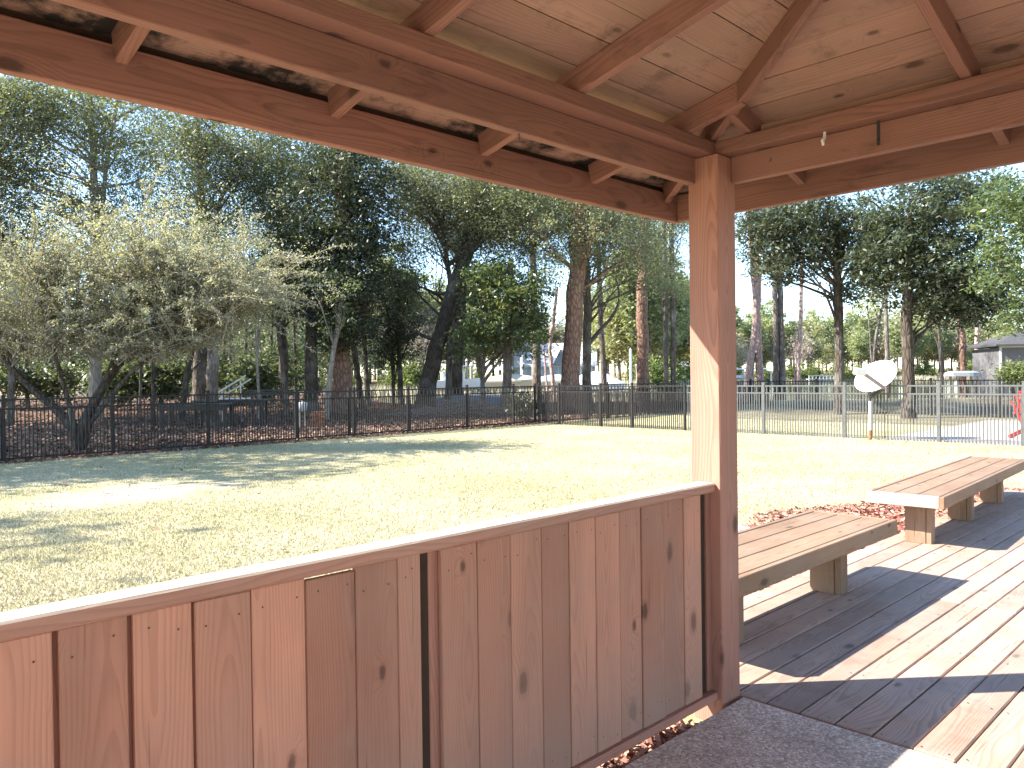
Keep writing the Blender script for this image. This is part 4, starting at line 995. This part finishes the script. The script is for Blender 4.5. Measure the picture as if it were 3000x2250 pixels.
tree('pine_tree', 'slender pink stemmed tree with a bare fork low on its left', 1727, 45,
     [([(1724, 850), (1724, 780), (1730, 700), (1732, 600), (1733, 480)], .15, .09, 0), ([(1724, 760), (1712, 742), (1704, 730)], .06, .03, 0)], 'bark_pale', None, 'lf_bare', 44,
     extra=[([(1720, 745), (1716, 700), (1712, 650)], .03, .01, 0), ([(1732, 560), (1780, 600), (1810, 590)], .03, .01, 0), ([(1810, 585), (1770, 560), (1740, 545)], .03, .01, 0)])
tree('magnolia_tree', 'dark magnolia with a straight trunk between the gazebo post and the dish', 1811, 27,
     [([(1812, 870), (1814, 790), (1812, 700), (1808, 600), (1805, 480)], .19, .13, 0)], 'bark_dark',
     dict(e=[(1690, 560, 90, 60, 1.8, 0), (1800, 520, 110, 75, 2.0, 0), (1650, 500, 65, 65, 1.6, 0), (1740, 470, 130, 50, 2, 0), (1860, 600, 55, 60, 1.5, 0)], nc=445, per=45, crad=.46, size=0.144, aspect=.38, tshift=.02), 'lf_magnolia', 45, 22, limb_r=.05,
     extra=[([(1806, 580), (1770, 520), (1745, 470)], .07, .02, 0)])
tree('magnolia_tree', 'thick dark magnolia standing just right of the satellite dish', 1961, 25,
     [([(1962, 880), (1962, 800), (1958, 700), (1962, 600), (1965, 470)], .21, .16, 0)], 'bark_dark',
     dict(e=[(1960, 560, 120, 90, 2, 0), (2080, 600, 110, 90, 2.2, 0), (1900, 520, 70, 80, 1.6, 0), (2030, 450, 190, 80, 2.6, 0), (2140, 660, 70, 55, 1.6, -.5), (2060, 670, 60, 40, 1.4, 0), (1990, 640, 50, 50, 1.4, 0)], nc=832, per=49, crad=.46, size=0.137, aspect=.4), 'lf_magnolia', 46, 26, limb_r=.05)
tree('magnolia_tree', 'sunlit magnolia foliage hanging in at the right edge above the porch', 2330, 20,
     [([(2330, 960), (2325, 800), (2320, 600), (2310, 400)], .22, .14, 0)], 'bark_grey',
     dict(e=[(2200, 580, 75, 110, 1.5, 0), (2230, 440, 110, 80, 1.8, 0), (2330, 500, 110, 150, 1.8, 0), (2230, 690, 60, 30, 1.0, 0)], nc=380, per=49, crad=.38, size=0.122, aspect=.42, tshift=.02), 'lf_bright', 47, 18)
tree('forked_tree', 'small forked grey tree just left of the thick magnolia trunk', 1886, 55,
     [([(1882, 840), (1886, 780), (1890, 730), (1900, 690), (1912, 640)], .17, .08, 0), ([(1889, 735), (1878, 700), (1872, 660)], .09, .04, 0)], 'bark_grey',
     dict(e=[(1900, 650, 40, 40, 2, 0)], nc=34, per=45, crad=.8, size=0.144), 'lf_far', 48, 6)
tree('pine_tree', 'slim brown pine trunk left of the thick magnolia, behind the dish', 1917, 52,
     [([(1916, 840), (1917, 760), (1914, 680), (1912, 560)], .17, .12, 0)], 'bark_grey', dict(e=[(1920, 600, 50, 40, 2, 0)], nc=34, per=45, crad=.8, size=0.144), 'lf_pine', 49, 6)
tree('bent_tree', 'thin purple grey tree bent at the foot, left of the porch', 2035, 40,
     [([(2036, 850), (2034, 790), (2028, 740), (2030, 690), (2028, 620)], .10, .05, 0)], 'bark_grey', dict(e=[(2030, 680, 26, 30, 1, 0)], nc=14, per=42, crad=.5, size=0.101), 'lf_far', 50, 6)
tree('pine_tree', 'stout scaly pine trunk between the bent tree and the porch', 2078, 40,
     [([(2082, 850), (2080, 780), (2076, 700), (2072, 600)], .19, .15, 0)], 'bark_pine', dict(e=[(2075, 610, 50, 30, 2, 0)], nc=40, per=45, crad=.7, size=0.130), 'lf_pine', 51, 6)
tree('pine_tree', 'slim pine trunk rising right beside the left wall of the porch', 2112, 42,
     [([(2112, 850), (2110, 780), (2110, 700), (2112, 600)], .12, .1, 0)], 'bark_pale', None, 'lf_pine', 52)
# bush by the porch
def bush(label, dx, dy, Z, rx, ry, lf, seed, nc=120, per=26, size=.1, group=None, name='bush'):
    b = floor_at(dx, Z); c = at(dx, dy, Z); A = np.stack([RT0, FW0, UP0]); r = np.random.default_rng(seed)
    e = empty(name, b, 0, label, 'bush', group)
    me, cc = crown_mesh('foliage', [(c @ A.T, np.array([rx, min(rx, 1.6), ry]))], nc, per, .4, size, .5, M[lf], seed)
    n = len(me.vertices); co = np.empty(n * 3, np.float32); me.vertices.foreach_get('co', co); co = co.reshape(-1, 3) @ A - b[None]
    me.vertices.foreach_set('co', co.astype(np.float32).ravel()); me.update(); mobj('foliage', me, e)
    paths = [limb(b, (cc @ A)[i], .03, .008, r) for i in r.choice(len(cc), 8)]; V, F = tubes(paths, 5); mobj('stem', npmesh('stem', V - b[None], F, M['bark_grey']), e)
bush('yellow green bush in front of the screened porch', 2195, 808, 31, .75, .45, 'lf_bush', 60)
bush('small dark evergreen bush behind the fence corner, left of the double posts', 1125, 880, 26, .35, .45, 'lf_magnolia', 61, 40, 26, .12)
# -- tall loose trees at the upper left
tree('tall_tree', 'tall pale tree with twin stems and sky gaps in its crown at the upper left', 210, 29,
     [([(205, 880), (206, 700), (203, 500), (205, 360), (196, 250), (185, 150)], .24, .09, 0), ([(204, 480), (225, 380), (240, 280), (262, 180)], .13, .06, 0)], 'bark_pale_grey',
     dict(e=[(90, 260, 150, 90, 3, 0), (250, 300, 150, 90, 3, 0), (60, 420, 130, 90, 3, 0), (330, 400, 120, 80, 3, 0), (200, 470, 140, 70, 3, 0), (190, 190, 200, 70, 3, 0)], nc=725, per=70, crad=.75, size=0.094, aspect=.5, tshift=.10), 'lf_oak', 71, 46, limb_r=.06)
tree('tall_tree', 'tall mid green tree behind the feathery tree, under the second rafter tail', 430, 33,
     [([(430, 880), (428, 700), (432, 520), (436, 380), (425, 250)], .26, .1, 0), ([(432, 500), (470, 430), (520, 360)], .12, .05, 0)], 'bark_grey',
     dict(e=[(430, 330, 120, 70, 3, 0), (540, 350, 130, 75, 3, 0), (480, 450, 130, 80, 3, 0), (380, 520, 90, 70, 2.5, 0), (450, 270, 190, 60, 3, 0)], nc=752, per=70, crad=.75, size=0.101, aspect=.5, tshift=.06), 'lf_oak', 72, 30, limb_r=.06)
tree('tall_tree', 'tall dark green tree filling the gap left of the thick reddish trunk', 600, 36,
     [([(612, 880), (610, 700), (606, 540), (600, 400)], .24, .12, 0)], 'bark_dark',
     dict(e=[(600, 470, 110, 100, 3, 0), (640, 360, 130, 70, 3, 0), (600, 620, 90, 80, 2.5, 0)], nc=520, per=63, crad=.75, size=0.115, aspect=.5), 'lf_wood', 73, 22)
tree('tall_tree', 'tall tree with loose crown at the left picture edge', -40, 27,
     [([(-30, 900), (-34, 700), (-30, 500), (-20, 350), (-30, 200)], .24, .1, 0)], 'bark_grey',
     dict(e=[(-40, 330, 130, 110, 2.8, 0), (20, 230, 110, 70, 2.5, 0), (-20, 520, 120, 110, 2.5, 0), (10, 700, 70, 50, 2, 0)], nc=666, per=63, crad=.75, size=0.101, tshift=.08), 'lf_oak', 74, 22)
tree('oak_tree', 'broad oak crown high in the middle behind the leaning oak', 1150, 42,
     [([(1160, 870), (1158, 720), (1150, 560), (1150, 440)], .26, .14, 0)], 'bark_grey',
     dict(e=[(1180, 430, 140, 80, 3.5, 0), (1060, 430, 120, 70, 3, 0), (1310, 470, 90, 50, 3, 0), (880, 380, 90, 50, 3, 2)], nc=546, per=63, crad=.9, size=0.122, tshift=.1), 'lf_oak', 75, 20)
# -- trunks of the left wood
wood_trunks = [(330, 26, .07, 0, 'slim', 640), (300, 31, .06, 10, 'thin', 600), (388, 27, .13, 40, 'leaning dark', 640), (455, 25, .22, 6, 'thick two toned', 560), (560, 28, .06, -8, 'thin pale upright', 600),
               (620, 29, .10, -20, 'dark slanting', 580), (672, 29, .28, 0, 'broad dark', 560), (702, 27.5, .11, 28, 'leaning pale', 640), (782, 31, .14, -26, 'left leaning', 640), (795, 33, .12, -10, 'short dark', 660),
               (280, 36, .07, 6, 'thin', 620), (350, 38, .08, -8, 'thin', 600), (415, 40, .08, 4, 'thin', 600), (500, 37, .08, -4, 'thin', 600), (525, 43, .09, 8, 'thin', 600), (585, 40, .07, 3, 'thin', 600), (640, 42, .09, -5, 'thin', 600),
               (20, 27, .12, 12, 'dark', 560), (60, 34, .09, -6, 'thin', 600), (110, 38, .09, 8, 'thin', 600), (245, 42, .08, -4, 'thin', 600), (480, 46, .1, 5, 'thin', 600)]
uniq = {0: 'slim upright trunk just right of the feathery tree', 2: 'dark trunk leaning right over the left end of the black tables', 3: 'thick two toned trunk rising between the black tables', 4: 'thin pale straight sapling right of the tables',
        5: 'dark slanting trunk in the undergrowth left of the broad trunk', 6: 'broad dark trunk left of the thick reddish one', 7: 'pale trunk leaning against the thick reddish evergreen', 8: 'trunk leaning left just right of the thick reddish evergreen',
        9: 'short dark trunk behind the left leaning one', 17: 'dark trunk at the far left edge behind the fence'}
for i, (x, Z, rd, ln, kind, topy) in enumerate(wood_trunks):
    lab = uniq.get(i, 'thin dark trunk deep in the left woodland understorey'); grp = None if i in uniq else 'thin trunks deep in the left wood'
    bkm = 'bark_pale_grey' if 'pale' in kind else ('bark_grey' if i % 2 else 'bark_dark')
    tree('woodland_tree', lab, x, Z, [([(x, 890), (x + ln * .4, 800), (x + ln, 700), (x + ln * 1.3, topy)], rd, rd * .6, 0)], bkm,
         dict(e=[(x + ln, topy - 20, 55, 60, 1.8, 0), (x + ln + 20, topy + 70, 45, 40, 1.5, .5)], nc=46, per=45, crad=.6, size=0.108, tshift=.05), 'lf_wood', 100 + i, 7, grp, limb_r=.025)
# undergrowth behind the trunks
for i, (x, Z, y_, rx) in enumerate([(15, 40, 790, 1.8), (95, 44, 770, 2.2), (190, 46, 790, 2.0), (265, 38, 800, 1.6), (300, 50, 760, 2.4), (390, 42, 800, 1.8), (430, 52, 755, 2.4), (530, 46, 780, 2.2), (590, 38, 805, 1.6), (640, 50, 760, 2.4), (560, 56, 740, 2.6), (350, 58, 730, 2.6), (190, 60, 730, 2.8), (60, 58, 740, 2.8), (690, 56, 770, 2.2), (480, 60, 720, 2.8), (260, 62, 700, 2.8), (620, 62, 710, 2.8), (-20, 50, 770, 2.6), (40, 66, 720, 3.4), (140, 68, 715, 3.4), (330, 70, 700, 3.4), (410, 72, 700, 3.6), (540, 70, 700, 3.4), (660, 70, 720, 3.2), (740, 66, 770, 2.6), (800, 70, 770, 2.6), (120, 36, 815, 1.4), (250, 33, 820, 1.2), (470, 38, 815, 1.4), (545, 34, 820, 1.2), (340, 34, 822, 1.2), (20, 34, 815, 1.4)]):
    bush('leafy green undergrowth bush in the shade of the left wood', x, y_, Z, rx, rx * .8, 'lf_wood', 200 + i, 90, 24, .2, 'undergrowth bushes of the left wood', 'undergrowth_bush')
# trees out of frame that shade the fence line and the near lawn
def offtree(x, y, h, rad, seed, label):
    r = np.random.default_rng(seed); b = np.array([x, y, float(hgt(x, y))]); e = empty('woodland_tree', b, 0, label, 'tree', 'trees left of the view')
    me, cc = crown_mesh('crown', [(np.array([0, 0, h * .72]), np.array([rad, rad, h * .26])), (np.array([rad * .4, -rad * .2, h * .5]), np.array([rad * .8, rad * .8, h * .14]))], 200, 26, .8, .22, .5, M['lf_wood'], seed)
    mobj('crown', me, e); paths = [limb((0, 0, -.2), (0, 0, h * .8), .24, .06, r, 10, .02)]
    for i in r.choice(len(cc), 16): paths.append(limb((0, 0, min(h * .7, max(2, cc[i][2] - 1.5))), cc[i], .06, .012, r))
    V, F = tubes(paths, 7); mobj('trunk', npmesh('trunk', V, F, M['bark_dark'], smooth=True), e)
offtree(-5.5, 18.5, 11, 2.6, 301, 'shade tree just outside the left edge')
for i, (x, y, h, rad, l) in enumerate(((-6.5, 25.0, 13, 3.0, 'first'), (-2.5, 28.5, 14, 3.2, 'second'), (-9.0, 30.0, 15, 3.4, 'third'), (-5.0, 34.0, 15, 3.4, 'fourth'), (-.5, 35.0, 15, 3.2, 'fifth'))):
    offtree(x, y, h, rad, 310 + i, l + ' tree of the wood that carries on left of the picture edge')
offtree(-13.5, 17.5, 14, 2.4, 303, 'shade tree farthest left beyond the fence')
for i, (x, y, h, rad, l) in enumerate(((3.0, -10.5, 12, 3.4, 'nearest'), (8.5, -12.5, 13, 3.6, 'second'), (-3.5, -11.5, 12, 3.4, 'third'), (-10.5, -6.5, 12, 3.2, 'fourth'), (-9.5, -13, 13, 3.6, 'fifth'), (14, -10.5, 12, 3.4, 'sixth'))):  # unseen trees added to block low light from behind the viewer
    offtree(x, y, h, rad, 330 + i, l + ' added unseen light-blocking tree behind and right of the gazebo')
# ------------------------------------------------------------------ far bank trees: a few kinds, copied
def far_kind(name, lf, bk, h, rad, seed, nc, per, size, crad, lo=.3, bare=False):
    r = np.random.default_rng(seed)
    me, cc = crown_mesh('crown', [(np.array([0, 0, h * (lo + 1) / 2]), np.array([rad, rad, h * (1 - lo) / 2])), (np.array([rad * .3, 0, h * (lo + .25)]), np.array([rad * .8, rad * .8, h * .2]))], nc, per, crad, size, .5 if not bare else .12, M[lf], seed)
    paths = [limb((0, 0, -.5), (0, 0, h * .9), h * .018, .04, r, 10, .015)]
    for i in r.choice(len(cc), 18): paths.append(limb((0, 0, max(1.5, cc[i][2] - h * .12)), cc[i], h * .006, .02, r, 5))
    V, F = tubes(paths, 6); return name, me, npmesh('trunk', V, F, M[bk], smooth=True)
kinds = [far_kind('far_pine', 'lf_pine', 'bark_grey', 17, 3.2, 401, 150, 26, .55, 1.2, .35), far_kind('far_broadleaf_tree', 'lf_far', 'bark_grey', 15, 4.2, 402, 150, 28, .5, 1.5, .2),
         far_kind('far_bare_tree', 'lf_bare', 'bark_pale_grey', 14, 4.0, 403, 130, 24, .8, 1.6, .25, True), far_kind('far_bank_bush', 'lf_bush', 'bark_grey', 5, 3.2, 404, 90, 26, .4, 1.0, .02)]
klab = [('tall green pine in the tree line on the far bank', 'pines on the far bank'), ('pale yellow green broadleaf tree in the tree line on the far bank', 'broadleaf trees on the far bank'),
        ('bare grey twiggy tree in the tree line on the far bank', 'bare trees on the far bank'), ('low rounded bush at the water edge of the far bank', 'bushes on the far bank')]
r = np.random.default_rng(500)
FAR = []
def farput(k, X, Z, s, rw='front'):
    if abs(X / Z - .01) > .70: return
    nm, cm, tm = kinds[k]; p = cz(X, Z, 0); d = Z - shore(X); p[2] = float(np.interp(d, [q[0] for q in rows], [q[1] for q in rows])) - .1
    e = empty(nm, p, r.uniform(0, 6.28), klab[k][0], 'bush' if k == 3 else 'tree', klab[k][1]); FAR.append((e, k, rw, 1106 + PXM * X / Z)); e.scale = (s, s, s * r.uniform(.9, 1.1))
    mobj('crown', cm, e); mobj('trunk', tm, e)
for row_, (d0, cnt) in enumerate(((9, 46), (26, 70), (55, 80))):
    for i in range(cnt):
        X = -62 + 240 * (i + r.uniform(.1, .9)) / cnt; Z = shore(X) + d0 + r.uniform(-5, 9)
        if abs(X - 8.5) < 8.5 and row_ == 0: continue          # clearing round the house
        if abs(X - 8.5) < 6 and row_ == 1: continue
        s = (.80 + .22 * sstep(X, 20, 70)) * r.uniform(.75, 1.25) * (1.2 if row_ else .85)
        farput(int(r.choice([0, 1, 2], p=[.38, .4, .22])), X, Z, s, ('front', 'middle', 'back')[row_])
for i in range(26):
    X = r.uniform(15, 42); Z = shore(X) + r.uniform(3, 26); farput(int(r.choice([0, 1], p=[.75, .25])), X, Z, r.uniform(.95, 1.35), 'tallest')
for i in range(16):
    X = r.uniform(-30, -1); Z = shore(X) + r.uniform(12, 40); farput(int(r.choice([0, 1, 2])), X, Z, r.uniform(.9, 1.3), 'tallest')
for i in range(52):
    X = -50 + 200 * (i + r.uniform(0, 1)) / 52
    if abs(X - 8.5) < 7: continue
    farput(3, X, shore(X) + r.uniform(1, 7), r.uniform(.5, 1.1))
ORD = ['leftmost', 'second', 'third', 'fourth', 'fifth', 'sixth', 'seventh', 'eighth', 'ninth', 'tenth', 'eleventh', 'twelfth', 'thirteenth', 'fourteenth', 'fifteenth', 'sixteenth', 'seventeenth', 'eighteenth', 'nineteenth', 'twentieth']
def nth(i): return ORD[0] if i == 0 else (ORD[i] + ' from left')
SECT = [(-999, 735, 'left of the thick reddish evergreen'), (735, 960, 'between reddish evergreen and leaning oak'), (960, 1235, 'between leaning oak and thick pine'), (1235, 1390, 'between thick pine and tall pine'),
        (1390, 1540, 'between tall pine and gazebo post'), (1540, 1690, 'between gazebo post and paired stems'), (1690, 1812, 'between paired stems and dark magnolia'), (1812, 1962, 'between both magnolia trunks'), (1962, 9999, 'right of the thick magnolia')]
cnt_ = {}
for e, k, rw, dx in sorted(FAR, key=lambda q: q[3]):
    sec = next(t for a_, b_, t in SECT if a_ <= dx < b_); key = (k, rw, sec); i = cnt_.get(key, 0); cnt_[key] = i + 1
    kn_ = ('green far bank pine', 'pale far bank broadleaf', 'bare far bank tree', 'low far bank bush')[k]
    e['label'] = (f"{kn_} {sec}, {nth(i)}" if k == 3 else f"{rw} row {kn_} {sec}, {nth(i)}")
def seen_dx(o):
    d_ = np.array(o.location) - CAM; return 1106 + PXM * float(d_ @ RT0) / float(d_ @ FW0)
def seen_z(o): return float((np.array(o.location) - CAM) @ FW0)
for nm, tmpl in (('undergrowth bushes of the left wood', '{} leafy undergrowth bush in the {} shade of the left wood'), ('thin trunks deep in the left wood', '{} thin dark trunk in the {} part of the left wood')):
    os_ = [o for o in COL.objects if o.get('group') == nm]; cut = sorted(seen_z(o) for o in os_)[len(os_) // 2]
    for far_ in (False, True):
        for i, o in enumerate(sorted([o for o in os_ if (seen_z(o) >= cut) == far_], key=seen_dx)): o['label'] = tmpl.format(nth(i), 'deeper' if far_ else 'nearer')
# reeds along the far bank
n = 26000; X = r.uniform(-60, 190, n); d = np.abs(r.normal(0, 3.5, n)); P = np.stack([CAM[0] + RT0[0] * X + FW0[0] * (shore(X) + d), CAM[1] + RT0[1] * X + FW0[1] * (shore(X) + d), np.interp(d, [q[0] for q in rows], [q[1] for q in rows])], 1)
h = r.uniform(.5, 1.5, n); a = r.uniform(0, 6.28, n); side = np.stack([np.cos(a), np.sin(a), 0 * a], 1) * .09; tip = P + np.stack([r.normal(0, .2, n), r.normal(0, .2, n), h], 1)
mobj('marsh_reeds', npmesh('marsh_reeds', np.stack([P - side, P + side, tip], 1).reshape(-1, 3), np.arange(3 * n).reshape(-1, 3), M['grass'], np.clip(r.normal(.55, .2, n), 0, 1)), kind='stuff')
